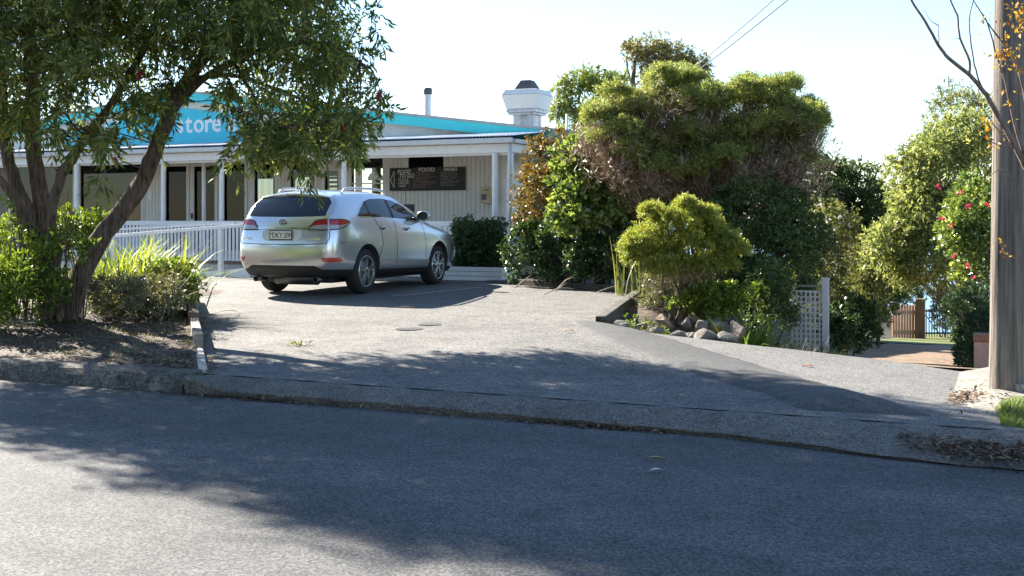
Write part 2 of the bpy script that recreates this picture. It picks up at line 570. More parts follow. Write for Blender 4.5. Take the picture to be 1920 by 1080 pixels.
# ------------------------------------------------------------------ foliage helpers (numpy)
def unit(a):
    return a / np.maximum(np.linalg.norm(a, axis=-1, keepdims=True), 1e-9)


def rand_dirs(n):
    return unit(rng.normal(size=(n, 3)))


def quads_mesh(name, V, mat, parent=None, smooth=False):
    n = len(V) // 4
    me = bpy.data.meshes.new(name)
    me.vertices.add(4 * n)
    off = np.array(ORG[parent.name]) if parent is not None else np.zeros(3)
    me.vertices.foreach_set('co', (V - off).astype(np.float32).ravel())
    me.loops.add(4 * n)
    me.loops.foreach_set('vertex_index', np.arange(4 * n, dtype=np.int32))
    me.polygons.add(n)
    me.polygons.foreach_set('loop_start', np.arange(0, 4 * n, 4, dtype=np.int32))
    me.update(calc_edges=True)
    return link(name, me, mat, parent)


def leaf_quads(P, D, Nn, L, W, mid=0.45):
    S = unit(np.cross(D, Nn))
    U = np.cross(S, D)
    L = L[:, None]
    W = W[:, None]
    v = np.empty((len(P), 4, 3))
    v[:, 0] = P
    v[:, 1] = P + D * L * mid + S * W * 0.5 + U * W * 0.18
    v[:, 2] = P + D * L - U * L * 0.06
    v[:, 3] = P + D * L * mid - S * W * 0.5 + U * W * 0.18
    return v.reshape(-1, 3)


def twiggy(C, Rr, twigs, per, L, W, bias=(0, 0, 0), droop=0.0, spread=0.9, fill=0.25, flat=1.0, cbias=None):
    """leaf sprays round clump centres C (n,3) with radii Rr (n,)"""
    n = len(C)
    dt = rand_dirs(n * twigs).reshape(n, twigs, 3)
    dt[..., 2] *= flat
    b = np.array(bias, float)
    if cbias is not None:
        dt = dt + cbias[:, None, :]
    dt = unit(dt + b)
    t = fill + (1 - fill) * rng.random((n, twigs, per)) ** 0.8
    P = C[:, None, None, :] + dt[:, :, None, :] * (t * Rr[:, None, None])[..., None]
    P[..., 2] -= droop * (t ** 2) * Rr[:, None, None]
    P = P + rng.normal(size=P.shape) * (Rr[:, None, None, None] * 0.05)
    rd = rand_dirs(n * twigs * per).reshape(n, twigs, per, 3)
    D = dt[:, :, None, :] * 0.8 + rd * spread
    D[..., 2] -= droop * 0.6
    D = unit(D).reshape(-1, 3)
    P = P.reshape(-1, 3)
    m = len(P)
    Nn = unit(rand_dirs(m) + np.array((0, 0, 0.5)))
    Ls = L * (0.6 + 0.8 * rng.random(m))
    return leaf_quads(P, D, Nn, Ls, Ls * (W / L))


def shell_clumps(c, r, n, rc, surf=0.75, low=-0.6, seed_pow=0.5):
    """clump centres spread in the outer part of an ellipsoid c, r; clumps of radius rc"""
    d = rand_dirs(n * 3)
    d = d[d[:, 2] > low][:n]
    s = surf + (1 - surf) * rng.random(len(d))
    s = np.where(rng.random(len(d)) < 0.16, s * (1.08 + 0.25 * rng.random(len(d))), s)
    ins = rng.random(len(d)) < 0.25
    s[ins] *= 0.4 + 0.5 * rng.random(ins.sum())
    P = np.array(c) + d * np.array(r) * s[:, None]
    return P, rc * (0.65 + 0.7 * rng.random(len(d))), d


def blades(P, H, Wd, lean, mat, name, parent, seg=4, az=None, arch=0.8, up=1.0):
    """arching strap leaves from base points P (n,3)"""
    n = len(P)
    a = rng.random(n) * 2 * math.pi if az is None else az
    D = np.stack([np.cos(a), np.sin(a), np.zeros(n)], 1)
    S = np.stack([-np.sin(a), np.cos(a), np.zeros(n)], 1)
    h = H * (0.6 + 0.6 * rng.random(n))
    ln = lean * (0.3 + 1.0 * rng.random(n))
    quads = []
    prev = None
    for k in range(seg + 1):
        t = k / seg
        z = h * (t - arch * 0.5 * t * t * ln / max(lean, 1e-6)) * up
        x = h * ln * t ** 1.6
        c = P + D * x[:, None] + np.array((0, 0, 1.0)) * z[:, None]
        w = Wd * (1 - t ** 2.2 * 0.92) * 0.5
        l, r = c - S * w, c + S * w
        if prev is not None:
            quads.append(np.stack([prev[0], prev[1], r, l], 1))
        prev = (l, r)
    # one island per blade: share vertices
    ring = seg + 1
    V = np.empty((n, ring * 2, 3))
    for k in range(seg):
        V[:, 2 * k] = quads[k][:, 0]
        V[:, 2 * k + 1] = quads[k][:, 1]
    V[:, 2 * seg] = quads[-1][:, 3]
    V[:, 2 * seg + 1] = quads[-1][:, 2]
    base = (np.arange(n) * ring * 2)[:, None, None]
    f = np.array([[2 * k, 2 * k + 1, 2 * k + 3, 2 * k + 2] for k in range(seg)])[None]
    idx = (base + f).reshape(-1)
    me = bpy.data.meshes.new(name)
    off = np.array(ORG[parent.name]) if parent is not None else np.zeros(3)
    me.vertices.add(n * ring * 2)
    me.vertices.foreach_set('co', (V.reshape(-1, 3) - off).astype(np.float32).ravel())
    me.loops.add(len(idx))
    me.loops.foreach_set('vertex_index', idx.astype(np.int32))
    me.polygons.add(n * seg)
    me.polygons.foreach_set('loop_start', np.arange(0, len(idx), 4, dtype=np.int32))
    me.update(calc_edges=True)
    return link(name, me, mat, parent)


def limb(pts, r0, r1, sub=3, jit=0.02):
    """smooth tapering path through control points -> points, radii"""
    P = [Vector(p) for p in pts]
    out = []
    n = len(P) - 1
    for i in range(n):
        p0, p1, p2, p3 = P[max(i - 1, 0)], P[i], P[i + 1], P[min(i + 2, n)]
        for k in range(sub):
            t = k / sub
            q = 0.5 * ((2 * p1) + (p2 - p0) * t + (2 * p0 - 5 * p1 + 4 * p2 - p3) * t * t + (3 * p1 - p0 - 3 * p2 + p3) * t ** 3)
            out.append(q + Vector((random.uniform(-jit, jit), random.uniform(-jit, jit), 0)))
    out.append(P[-1])
    m = len(out) - 1
    return out, [r0 + (r1 - r0) * (i / m) ** 0.85 for i in range(m + 1)]


# ================================================================== THE SETTING
def clamp(x, a=0.0, b=1.0): return max(a, min(b, x))
def sstep(x, a, b):
    t = clamp((x - a) / (b - a))
    return t * t * (3 - 2 * t)
def lerp(a, b, t): return a + (b - a) * t


KERB_V = 8.42          # road edge
LOT_Z = 0.37


def lot_z(v): return min(0.14 + 0.030 * max(v - 8.75, 0), LOT_Z)
def left_edge(v): return -7.30 - (v - 8.75) * 0.885 if v < 14.5 else -12.39 - (v - 14.5) * 0.3


def drive_z(v):
    t = v - 13.3
    return 0.04 - 0.34 * sstep(t, 0, 1.1) - 0.072 * max(t - 0.3, 0)


def H(u, v):
    if v < KERB_V: return 0.0
    z = lot_z(v)
    lane = z - 0.0157 * max(u + 4.5, 0) * max(v - 8.75, 0)
    lane = max(lane, -0.05) if v < 13.3 else lane
    if v > 13.3:
        s = sstep(u, max(-5.2 - max(v - 16.5, 0) * 0.6, -9.6), -3.7)
        z2 = lerp(z, drive_z(min(v, 60)), s)
        lane = z2
    if v > 42:
        lane = lerp(lane, -18, sstep(v, 42, 110))
    return lane


def noise2(x, y, s=1.0):
    return (math.sin(x * 1.7 * s + 1.3) * math.cos(y * 2.3 * s + 0.7) + math.sin(x * 3.9 * s - y * 3.1 * s + 2.0) * 0.5) / 1.5


def sheet(name, fn, nu, nv, mat, kind='structure', label=None, smooth=True):
    o = MB().grid(fn, nu, nv).build(name, MATS[mat], smooth=smooth)
    # sheets face up
    me = o.data
    if sum(p.normal.z for p in me.polygons) < 0:
        me.flip_normals()
    return tag(o, label, kind=kind)


def axis(lim, near, n):
    t = np.linspace(-1, 1, n)
    return np.sign(t) * (near * np.abs(t) + (lim - near) * np.abs(t) ** 5)


gu = sorted(set(np.round(np.concatenate([np.linspace(-40, 30, 71), axis(900, 60, 40)]), 2)))
gv = sorted(set(np.round(np.concatenate([np.linspace(-20, 70, 91), axis(900, 60, 40)]), 2)))
gm = MB()
for a in gu:
    for b_ in gv:
        gm.v.append((a, b_, H(a, b_) - 0.09 - (0.25 if b_ < KERB_V + 0.6 else 0)))
nvv = len(gv)
for i in range(len(gu) - 1):
    for j in range(nvv - 1):
        k = i * nvv + j
        gm.f.append((k, k + nvv, k + nvv + 1, k + 1))
tag(gm.build('ground', MATS['ground_base'], smooth=True, fix=False), kind='structure')
tag(MB().grid(lambda s, t: (lerp(-3000, 3000, s), lerp(90, 5000, t), -15.5), 4, 4).build('sea', MATS['sea']), kind='structure')

# street
sheet('road', lambda s, t: (lerp(-60, 60, s), lerp(-7, KERB_V, t), 0.02 * (noise2(s * 120, t * 9, 0.25)) * (1 - t) * 0.6), 160, 24, 'road_asphalt')
sheet('far_verge', lambda s, t: (lerp(-60, 60, s), lerp(-40, -7.05, t), 0.06), 4, 4, 'lawn_base')


# kerb on the left of the crossover, with its gutter-edge wear
def kerb_run(name, u0, u1, label, taper_end=False):
    n = max(2, int((u1 - u0) / 0.16))
    prof = [(0.0, -0.05), (0.0, 0.02), (0.035, 0.10), (0.075, 0.155), (0.13, 0.178), (0.30, 0.185), (0.30, -0.05)]
    m = MB()
    for i in range(n + 1):
        u = lerp(u0, u1, i / n)
        k = 1.0
        for a, (dv, z) in enumerate(prof):
            j = 0.008 * noise2(u * 4 + a, a * 3.1, 1.6) + random.uniform(-.003, .003)
            m.v.append((u, KERB_V + dv + j * 1.2, z * k + j))
    q = len(prof)
    for i in range(n):
        for a in range(q - 1):
            k = i * q + a
            m.f.append((k, k + q, k + q + 1, k + 1))
    m.f.append(tuple(range(q)))
    m.f.append(tuple(n * q + a for a in reversed(range(q))))
    return tag(m.build(name, MATS['kerb_concrete'], smooth=False), label, 'kerb')


kerb_run('street_kerb', -30.0, -7.26, 'weathered concrete street kerb below the tree and its soil bank')


# crossover apron: kerb end sloping down to a low lip
def apron(s, t):
    u = lerp(-7.24, 1.6, s)
    end = sstep(u, -7.26, -6.72)
    lip = lerp(0.165, 0.070, end) * (1 - 0.45 * sstep(u, -5.5, -2.0)) * (1 - 0.7 * sstep(u, -1.8, -0.2))
    prof = [(0.035, -0.03), (0.030, lip * 0.35), (0.0, lip * 0.85), (0.02, lip), (0.18, lerp(lip, 0.138, 0.55)), (0.338, 0.141), (0.346, 0.138), (0.46, 0.135)]
    x = t * (len(prof) - 1)
    i = min(int(x), len(prof) - 2)
    f = x - i
    dv = lerp(prof[i][0], prof[i + 1][0], f)
    z = lerp(prof[i][1], prof[i + 1][1], f)
    j = 0.006 * noise2(u * 5, t * 4, 1.2)
    out_ = 0.34 * sstep(u, -2.6, -0.6) * max(0, 1 - dv / 0.33)
    return (u, KERB_V + dv + j - out_, z + j * (1 if t > 0.1 else 0))


sheet('crossover_apron', apron, 150, 12, 'apron_concrete')


# car park asphalt
def lot(s, t):
    v = lerp(8.768, 22.6, t ** 1.2)
    u0 = left_edge(v) - 0.25
    if v > 14.5: u0 = lerp(u0, -26, sstep(v, 14.5, 18.5))
    if v < 13.6: u1 = lerp(-0.2, -5.35, sstep((v - 8.8) / (13.6 - 8.8), -0.05, 1.0) * 0.35 + 0.65 * clamp((v - 8.9) / 4.7))
    else: u1 = lerp(-5.25, -6.1, clamp((v - 13.6) / 4.6))
    u = lerp(u0, u1, s)
    z = lot_z(v) - 0.0157 * max(u + 4.5, 0) * max(v - 8.75, 0) + 0.008 * noise2(u, v, 0.7) * clamp((v - 8.77) * 1.5)
    return (u, v, z + 0.004)


sheet('car_park', lot, 90, 90, 'lot_asphalt')


# lane beside it, that runs over the brow of the lower driveway
def lane(s, t):
    v = lerp(8.79, 13.45, t)
    u0 = lerp(-1.6, -4.9, clamp((v - 8.8) / 4.6))
    u = lerp(u0, 1.9, s)
    z = lot_z(v) - 0.0157 * max(u + 4.5, 0) * max(v - 8.75, 0)
    e = sstep(v, 13.15, 13.45)
    v2 = v + 0.22 * sstep(u, -4.5, -3) * 0 - 0.30 * sstep(u, -1.8, -0.4) * t
    return (u, v2, z - 0.004 - 0.12 * e + 0.006 * noise2(u * 2, v * 2, 0.8))


sheet('side_lane', lane, 60, 50, 'lane_asphalt')


# dark newer berm between the two
def berm(s, t):
    low = [(-5.62, 13.75), (-4.7, 12.4), (-3.25, 10.75), (-2.25, 9.75), (-1.75, 8.95)]
    upp = [(-4.95, 13.55), (-3.9, 12.75), (-2.85, 11.75), (-1.60, 10.3), (-0.75, 9.15)]
    x = s * 4
    i = min(int(x), 3)
    f = x - i
    a = Vector(low[i]).lerp(Vector(low[i + 1]), f)
    b_ = Vector(upp[i]).lerp(Vector(upp[i + 1]), f)
    p = a.lerp(b_, t)
    p += Vector((1, 0.6)) * 0.03 * noise2(s * 30, t * 2, 1.0)
    z = lot_z(p.y) - 0.0157 * max(p.x + 4.5, 0) * max(p.y - 8.75, 0)
    hump = math.sin(math.pi * t) ** 0.8 * (0.035 + 0.06 * sstep(s, 0.55, 0.95))
    edge = 0.010 if 0.02 < t < 0.98 else -0.012
    hump *= 1 - sstep(s, 0.9, 1.0)
    if s > 0.985: edge = -0.02
    return (p.x, p.y, z + edge + hump)


sheet('asphalt_berm', berm, 80, 16, 'berm_asphalt')


# lower driveway, lawn
def lowdrive(s, t):
    v = lerp(13.25, 31.0, t)
    u = lerp(-3.9, 1.8, s)
    return (u, v, drive_z(v) + 0.02 * noise2(u, v, 0.9) - 0.02 * (t < 0.01))


sheet('lower_driveway', lowdrive, 20, 60, 'gravel_drive')
sheet('lawn', lambda s, t: (lerp(-12, 10, s), lerp(31.02, 44, t), drive_z(lerp(31.02, 44, t)) + 0.01), 20, 20, 'lawn_base')


# soil bank under the tree
def verge_z(u, v):
    e = left_edge(min(v, 14.5))
    k = clamp((e - u) / 1.6)
    return 0.175 + 0.095 * clamp((v - 8.7) / 1.0) + 0.16 * sstep(v, 9.2, 12.0) * (0.35 + 0.65 * k) + 0.03 * noise2(u * 1.5, v * 1.7, 1.3) * clamp((v - 8.7) * 2) + 0.012 * noise2(u * 7, v * 6, 1.7) * clamp((v - 8.75) * 3)


def verge(s, t):
    v = lerp(8.70, 19.0, t ** 1.3)
    u1 = left_edge(min(v, 14.5)) - 0.03
    u = lerp(-30, u1, 1 - (1 - s) ** 1.8)
    return (u, v, verge_z(u, v) if v < 15 else lerp(verge_z(u, 15), 0.36, clamp((v - 15) / 2)))


sheet('soil_bank', verge, 130, 80, 'soil')


# garden bed soil on the right
def bed(s, t):
    v = lerp(13.5, 24.0, t)
    u = lerp(-6.05 if v > 17.5 else lerp(-5.15, -6.05, clamp((v - 13.6) / 4)), -3.6, s)
    if v > 18: u = lerp(lerp(-5.6, -10.2, clamp((v - 18.2) / 2.2)), -3.6, s)
    return (u, v, H(u, v) + 0.02 - 0.16 * (1 - sstep(v, 14.2, 17.0)) - 0.03 * s + 0.02 * noise2(u * 3, v * 3, 1))


sheet('garden_bed', bed, 24, 40, 'soil')
# pale concrete pad at the pole foot
pad = [on_z(x, y, 0.06) for x, y in ((1800, 700), (1858, 690), (1990, 705), (2010, 742), (1905, 800), (1790, 800), (1775, 778))]
pb = MB()
pb.v = [(p.x, p.y, 0.075) for p in pad] + [(p.x, p.y, -0.1) for p in pad] + [(sum(p.x for p in pad) / 7, sum(p.y for p in pad) / 7, 0.12)]
pb.f = [(i, (i + 1) % 7, 14) for i in range(7)] + [(i, i + 7, (i + 1) % 7 + 7, (i + 1) % 7) for i in range(7)]
tag(pb.build('concrete_pad', MATS['pale_concrete'], smooth=False), kind='structure')

# concrete edging walls of the car park
def edging(name, pts, w, h, label, mat='kerb_concrete', down=0.5):
    m = MB()
    for a, b_ in zip(pts[:-1], pts[1:]):
        a, b_ = Vector(a), Vector(b_)
        d = (b_ - a).normalized()
        s = Vector((-d.y, d.x, 0)) * w / 2
        m.hexa([a - s - Vector((0, 0, down)), b_ - s - Vector((0, 0, down)), b_ + s - Vector((0, 0, down)), a + s - Vector((0, 0, down))],
               [a - s + Vector((0, 0, h)), b_ - s + Vector((0, 0, h)), b_ + s + Vector((0, 0, h)), a + s + Vector((0, 0, h))])
    return tag(m.build(name, MATS[mat], bevel=0.012), label, 'kerb')


edging('bed_edging', [(-5.18, 13.72, 0.285), (-6.02, 17.6, 0.375)], 0.13, 0.10, 'sloping concrete edging between the car park and the rocky garden bed')
edging('car_park_edging', [(-6.2, 18.35, 0.37), (-9.35, 19.95, 0.37)], 0.14, 0.11, 'low concrete edging of the car park below the tall glossy shrub')

# parking lines, faded
def strip(name, p0, p1, w, z, label):
    a, b_ = Vector(p0), Vector(p1)
    d = (b_ - a).normalized()
    s = Vector((-d.y, d.x, 0)) * w / 2
    m = MB()
    m.v = [tuple(p) for p in (a - s, b_ - s, b_ + s, a + s)]
    m.v = [(x, y, lot_z(y) + 0.004 + z + 0.008 * 0) for x, y, _ in m.v]
    m.f = [(0, 1, 2, 3)]
    return tag(m.build(name, MATS['paint_line']), label, 'line')


l0, l1 = on_z(735, 556, LOT_Z), on_z(902, 540, LOT_Z)
strip('parking_line', l0, l1, 0.05, 0.013, 'thin worn white bay line on the asphalt right of the car')
l0, l1 = on_z(370, 536, LOT_Z), on_z(462, 530, LOT_Z)
strip('parking_line', l0, l1, 0.05, 0.013, 'thin worn white bay line left of the silver car')
# service covers
for px, py, sz, lb in ((768, 604, 0.17, 'flat dark service cover in the asphalt, the nearer of two'), (806, 598, 0.15, 'flat dark service cover in the asphalt, the farther of two')):
    p = on_z(px, py, 0.34)
    z = lot_z(p.y) + 0.016
    c = MB().lathe([(0.0, z - 0.004), (sz * 0.8, z - 0.004), (sz, z - 0.006), (sz, z - 0.03)], (p.x, p.y, 0), seg=18)
    tag(c.build('service_cover', MATS['cover_iron']), lb, 'cover', 'service covers in the car park')

# timber sleepers that hold the soil bank
sl = [  # v0, v1, height above drive, thickness, material, label
    (8.80, 9.35, 0.045, 0.09, 'pale_timber', 'short pale flat timber nearest the street kerb'),
    (9.37, 9.85, 0.07, 0.09, 'pale_timber', 'pale split timber, second from the street kerb'),
    (9.90, 11.25, 0.20, 0.10, 'grey_timber', 'weathered grey sleeper with a dark end, beside the tree shadow'),
    (11.35, 13.1, 0.24, 0.12, 'brown_timber', 'brown sleeper with pale top at the foot of the grassy clump'),
    (13.2, 14.4, 0.30, 0.10, 'grey_timber', 'mossy grey sleeper farthest from the street, half under the shrub'),
]
for v0, v1, hh, th, mt, lb in sl:
    a = Vector((left_edge(v0) + 0.02, v0, lot_z(v0) - 0.1))
    b_ = Vector((left_edge(v1) + 0.02, v1, lot_z(v1) - 0.1))
    d = (b_ - a).normalized()
    s = Vector((-d.y, d.x, 0)) * th / 2
    up = Vector((0, 0, hh + 0.1))
    tag(MB().hexa([a - s, a + s, b_ + s, b_ - s], [a - s + up, a + s + up, b_ + s + up * 0.97, b_ - s + up * 0.97]).build('timber_sleeper', MATS[mt], bevel=0.012), lb, 'sleeper', 'sleepers along the soil bank')
tag(MB().box(left_edge(13.15) - 0.06, left_edge(13.15) + 0.10, 13.10, 13.24, 0.15, 0.66).build('timber_stake', MATS['grey_timber'], bevel=0.01), 'short upright grey stake between the two farthest sleepers', 'stake')

# ================================================================== THE STORE
VF = 21.6      # verandah front
VW = 23.6      # shop wall
VG = 23.45     # gable face
GROUND_B = LOT_Z
def ux(px, v): return on_v(px, 410, v).x
def zx(px, py, v): return on_v(px, py, v).z


DECK = zx(400, 490, VF)
UR = ux(957, VF)                 # verandah corner
UL = -27.0
WR = ux(950, VW)                 # wall corner
apex = on_v(340, 173, VG)
rend = on_v(1085, 251, VG)
SL = (apex.z - rend.z) / (rend.x - apex.x)
UAP, ZAP, UEAVE = apex.x, apex.z, rend.x
def roof_z(u): return ZAP - SL * abs(u - UAP)


store = thing('store_building', 'white timber store with cream boards, verandah and teal gable edge', 'building', (UR, VF, GROUND_B))

# openings in the shop wall: px rectangles
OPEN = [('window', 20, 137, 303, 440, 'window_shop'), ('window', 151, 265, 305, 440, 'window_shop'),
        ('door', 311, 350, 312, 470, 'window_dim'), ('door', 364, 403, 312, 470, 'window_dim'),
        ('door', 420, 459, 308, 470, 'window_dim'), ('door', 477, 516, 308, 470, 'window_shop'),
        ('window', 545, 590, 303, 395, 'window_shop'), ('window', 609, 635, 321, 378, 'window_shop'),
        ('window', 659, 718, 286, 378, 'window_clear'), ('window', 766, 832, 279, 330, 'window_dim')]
rects = []
for kind, x0, x1, y0, y1, gm_ in OPEN:
    u0, u1 = ux(x0, VW), ux(x1, VW)
    z1 = zx((x0 + x1) / 2, y0, VW)
    z0 = max(zx((x0 + x1) / 2, y1, VW), DECK + 0.12)
    rects.append((u0, u1, z0, z1, kind, gm_))


def minus(rect, holes):
    out = [rect]
    for h in holes:
        nxt = []
        for (a, b_, c, d) in out:
            if h[0] >= b_ or h[1] <= a or h[2] >= d or h[3] <= c:
                nxt.append((a, b_, c, d))
                continue
            if h[0] > a: nxt.append((a, h[0], c, d))
            if h[1] < b_: nxt.append((h[1], b_, c, d))
            x0, x1 = max(a, h[0]), min(b_, h[1])
            if h[2] > c: nxt.append((x0, x1, c, h[2]))
            if h[3] < d: nxt.append((x0, x1, h[3], d))
        out = nxt
    return [r for r in out if r[1] - r[0] > 0.012 and r[3] - r[2] > 0.012]


ZW = zx(900, 262, VW) + 0.25      # top of boarded wall, hidden by verandah beam
wm = MB()
for (a, b_, c, d) in minus((UL, WR - 0.02, DECK - 0.3, ZW), [r[:4] for r in rects]):
    wm.box(a, b_, VW + 0.02, VW + 0.12, c, d)
wall = wm.build('wall', MATS['wall_core'], store)
BW = 0.113
nb = int((WR - ux(100, VW)) / BW)
frames = [(r[0] - 0.085, r[1] + 0.085, r[2] - 0.085, r[3] + 0.085) for r in rects]
for i in range(nb):
    b1 = WR - 0.10 - i * BW
    b0 = b1 - BW + 0.009
    for (a, b_, c, d) in minus((b0, b1, DECK, ZW), frames):
        o = random.uniform(0, 0.003)
        MB().box(a, b_, VW - o, VW + 0.03, c, d).build('board', MATS['cream_board'], wall)
MB().box(WR - 0.10, WR, VW - 0.012, VW + 0.1, DECK, ZW).build('corner_trim', MATS['white_paint'], store)

for (u0, u1, z0, z1, kind, gm_) in rects:
    fm = MB()
    fw = 0.085
    ov = 0.0
    fm.box(u0 - fw, u0, VW - 0.018, VW + 0.09, z0 - fw, z1 + fw)
    fm.box(u1, u1 + fw, VW - 0.018, VW + 0.09, z0 - fw, z1 + fw)
    fm.box(u0, u1, VW - 0.018, VW + 0.09, z1, z1 + fw)
    fm.box(u0, u1, VW - 0.018, VW + 0.09, z0 - fw, z0)
    w = fm.build(kind, MATS['cream_board'], store, bevel=0.004)
    MB().box(u0 + 0.001, u1 - 0.001, VW + 0.05, VW + 0.058, z0 + 0.001, z1 - 0.001).build('pane', MATS[gm_], w)
    if kind == 'door':
        MB().box(u0 - 0.055, u0 - 0.03, VW - 0.06, VW - 0.018, DECK + 0.98, DECK + 1.12).build('handle', MATS['dark_plate'], w)
# louvre blades of the small window, mullion of the serving window
u0, u1, z0, z1 = rects[7][:4]
for i in range(7):
    z = lerp(z0 + 0.05, z1 - 0.05, i / 6)
    MB().bar((u0, VW + 0.09, z), (u1, VW + 0.09, z), 0.004, 0.07, up=(0, -0.6, 0.8)).build('louvre_blade', MATS['iron_sheet'], store)
u0, u1, z0, z1 = rects[8][:4]
zr = zx(690, 344, VW)
MB().box(u0, u1, VW + 0.01, VW + 0.048, zr - 0.015, zr + 0.015).build('window_bar', MATS['cream_board'], store)

# rooms behind the glass
room = MB()
RB = VW + 5.6
hz0, hz1 = zx(690, 372, VW) - 0.25, zx(690, 318, VW) + 0.02
holes_b = []
for x0, x1 in ((656, 666), (676, 697), (711, 722)):
    holes_b.append((ux(x0, RB), ux(x1, RB), 1.0, zx(690, 316, RB)))
for x0, x1, y0, y1 in ((480, 512, 335, 400), (550, 585, 332, 372), (614, 632, 330, 372)):
    holes_b.append((ux(x0, RB), ux(x1, RB), zx((x0 + x1) / 2, y1, RB), zx((x0 + x1) / 2, y0, RB)))
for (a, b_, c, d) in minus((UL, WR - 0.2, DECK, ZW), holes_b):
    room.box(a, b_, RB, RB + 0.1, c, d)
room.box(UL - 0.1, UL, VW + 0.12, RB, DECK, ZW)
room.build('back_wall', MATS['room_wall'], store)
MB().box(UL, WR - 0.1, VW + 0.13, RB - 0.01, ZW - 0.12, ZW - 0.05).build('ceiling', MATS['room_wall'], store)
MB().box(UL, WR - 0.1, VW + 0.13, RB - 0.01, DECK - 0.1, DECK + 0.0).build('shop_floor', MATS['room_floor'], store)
for x0, x1, vv, hgt in ((325, 345, VW + 2.5, 1.5), (170, 240, VW + 2.2, 1.0), (430, 455, VW + 3, 1.7), (548, 575, VW + 3, 1.1)):
    MB().box(ux(x0, vv), ux(x1, vv), vv, vv + 0.5, DECK, DECK + hgt).build('shop_shelf', MATS['brown_timber'], store)

# side wall (seen past the corner post), with its white panel and a brown window
MB().box(WR - 0.12, WR - 0.02, VW + 0.12, VW + 12, DECK - 0.3, ZW).build('side_wall', MATS['gable_paint'], store)
swn = MB().box(WR - 0.015, WR + 0.03, VW + 0.95, VW + 1.25, DECK, 2.9).box(WR - 0.015, WR + 0.03, VW + 2.2, VW + 2.5, DECK, 2.9).build('side_window', MATS['brown_timber'], store)
MB().box(WR - 0.012, WR, VW + 1.25, VW + 2.2, DECK + 0.5, 2.9).build('pane', MATS['window_dim'], swn)

# deck
deck = MB().box(UL, UR + 0.08, VF - 0.05, VW, DECK - 0.06, DECK).box(WR - 0.02, UR + 0.08, VW, VW + 10, DECK - 0.06, DECK).build('deck', MATS['grey_timber'], store)
sk = MB()
for i in range(120):
    a = UR + 0.05 - i * 0.14
    sk.box(a - 0.125, a, VF - 0.03, VF - 0.01, GROUND_B - 0.05, DECK - 0.062)
tag(sk.build('deck_skirt', MATS['gutter_paint'], store), kind='stuff')

# verandah beam, gutter, roof sheet, flashing
ZG = zx(948, 257, VF)            # top of gutter
MB().box(UL, UR + 0.06, VF - 0.04, VF + 0.05, ZG - 0.315, ZG - 0.13).build('verandah_beam', MATS['white_paint'], store, bevel=0.006)
MB().box(UL, UR + 0.02, VF + 0.055, VF + 0.10, ZG - 0.36, ZG - 0.29).build('beam_trim', MATS['white_paint'], store)
gt = MB().box(UL, UR + 0.10, VF - 0.19, VF - 0.06, ZG - 0.125, ZG - 0.02)
gt.build('gutter', MATS['gutter_paint'], store, bevel=0.012)


def corr(s, t):
    u = lerp(UL, UR + 0.12, s)
    v = lerp(VF - 0.17, VG - 0.02, t)
    return (u, v, ZG + 0.018 + 0.010 * math.sin(u * 2 * math.pi / 0.076) + lerp(0, 0.22, t))


cr = MB().grid(corr, int((UR - UL) / 0.0095), 3).build('verandah_roof', MATS['iron_sheet'], store)
MB().box(UL, UEAVE - 0.4, VG - 0.09, VG - 0.03, ZG + 0.03, ZG + 0.20).build('flashing', MATS['flash_dark'], store)
# side beam of the verandah
MB().box(UR - 0.04, UR + 0.05, VF + 0.052, VF + 7, ZG - 0.31, ZG - 0.13).build('side_beam', MATS['white_paint'], store, bevel=0.006)
MB().box(UR + 0.052, UR + 0.15, VF - 0.04, VF + 7, ZG - 0.12, ZG - 0.04).build('side_gutter', MATS['gutter_paint'], store)
MB().box(WR, UR - 0.045, VF + 0.1, VF + 7, ZG - 0.13, ZG - 0.10).build('verandah_lining', MATS['gable_paint'], store)
MB().box(UL, WR, VF + 0.11, VW - 0.03, ZG - 0.12, ZG - 0.09).build('verandah_lining', MATS['gable_paint'], store)

# posts
posts = []
for px, r in ((144, 0.062), (306, 0.052), (382, 0.05), (415.5, 0.055), (645, 0.062), (928, 0.062)):
    u = ux(px, VF)
    v = VF
    if px == 382:
        v = VF + 0.9
        u = ux(px, v)
    MB().lathe([(r * 1.02, DECK), (r, DECK + 0.1), (r, ZG - 0.316)], (u, v + 0.005, 0), seg=16).build('post', MATS['white_paint'], store, smooth=True)
MB().box(UR - 0.05, UR + 0.05, VF - 0.035, VF + 0.05, DECK, ZG - 0.317).build('post', MATS['white_paint'], store, bevel=0.006)
MB().tube([(UR + 0.03, VF - 0.09, ZG - 0.15), (UR + 0.03, VF - 0.085, ZG - 0.5), (UR + 0.03, VF - 0.085, GROUND_B)], 0.028, 10).build('downpipe', MATS['gutter_paint'], store, smooth=True)

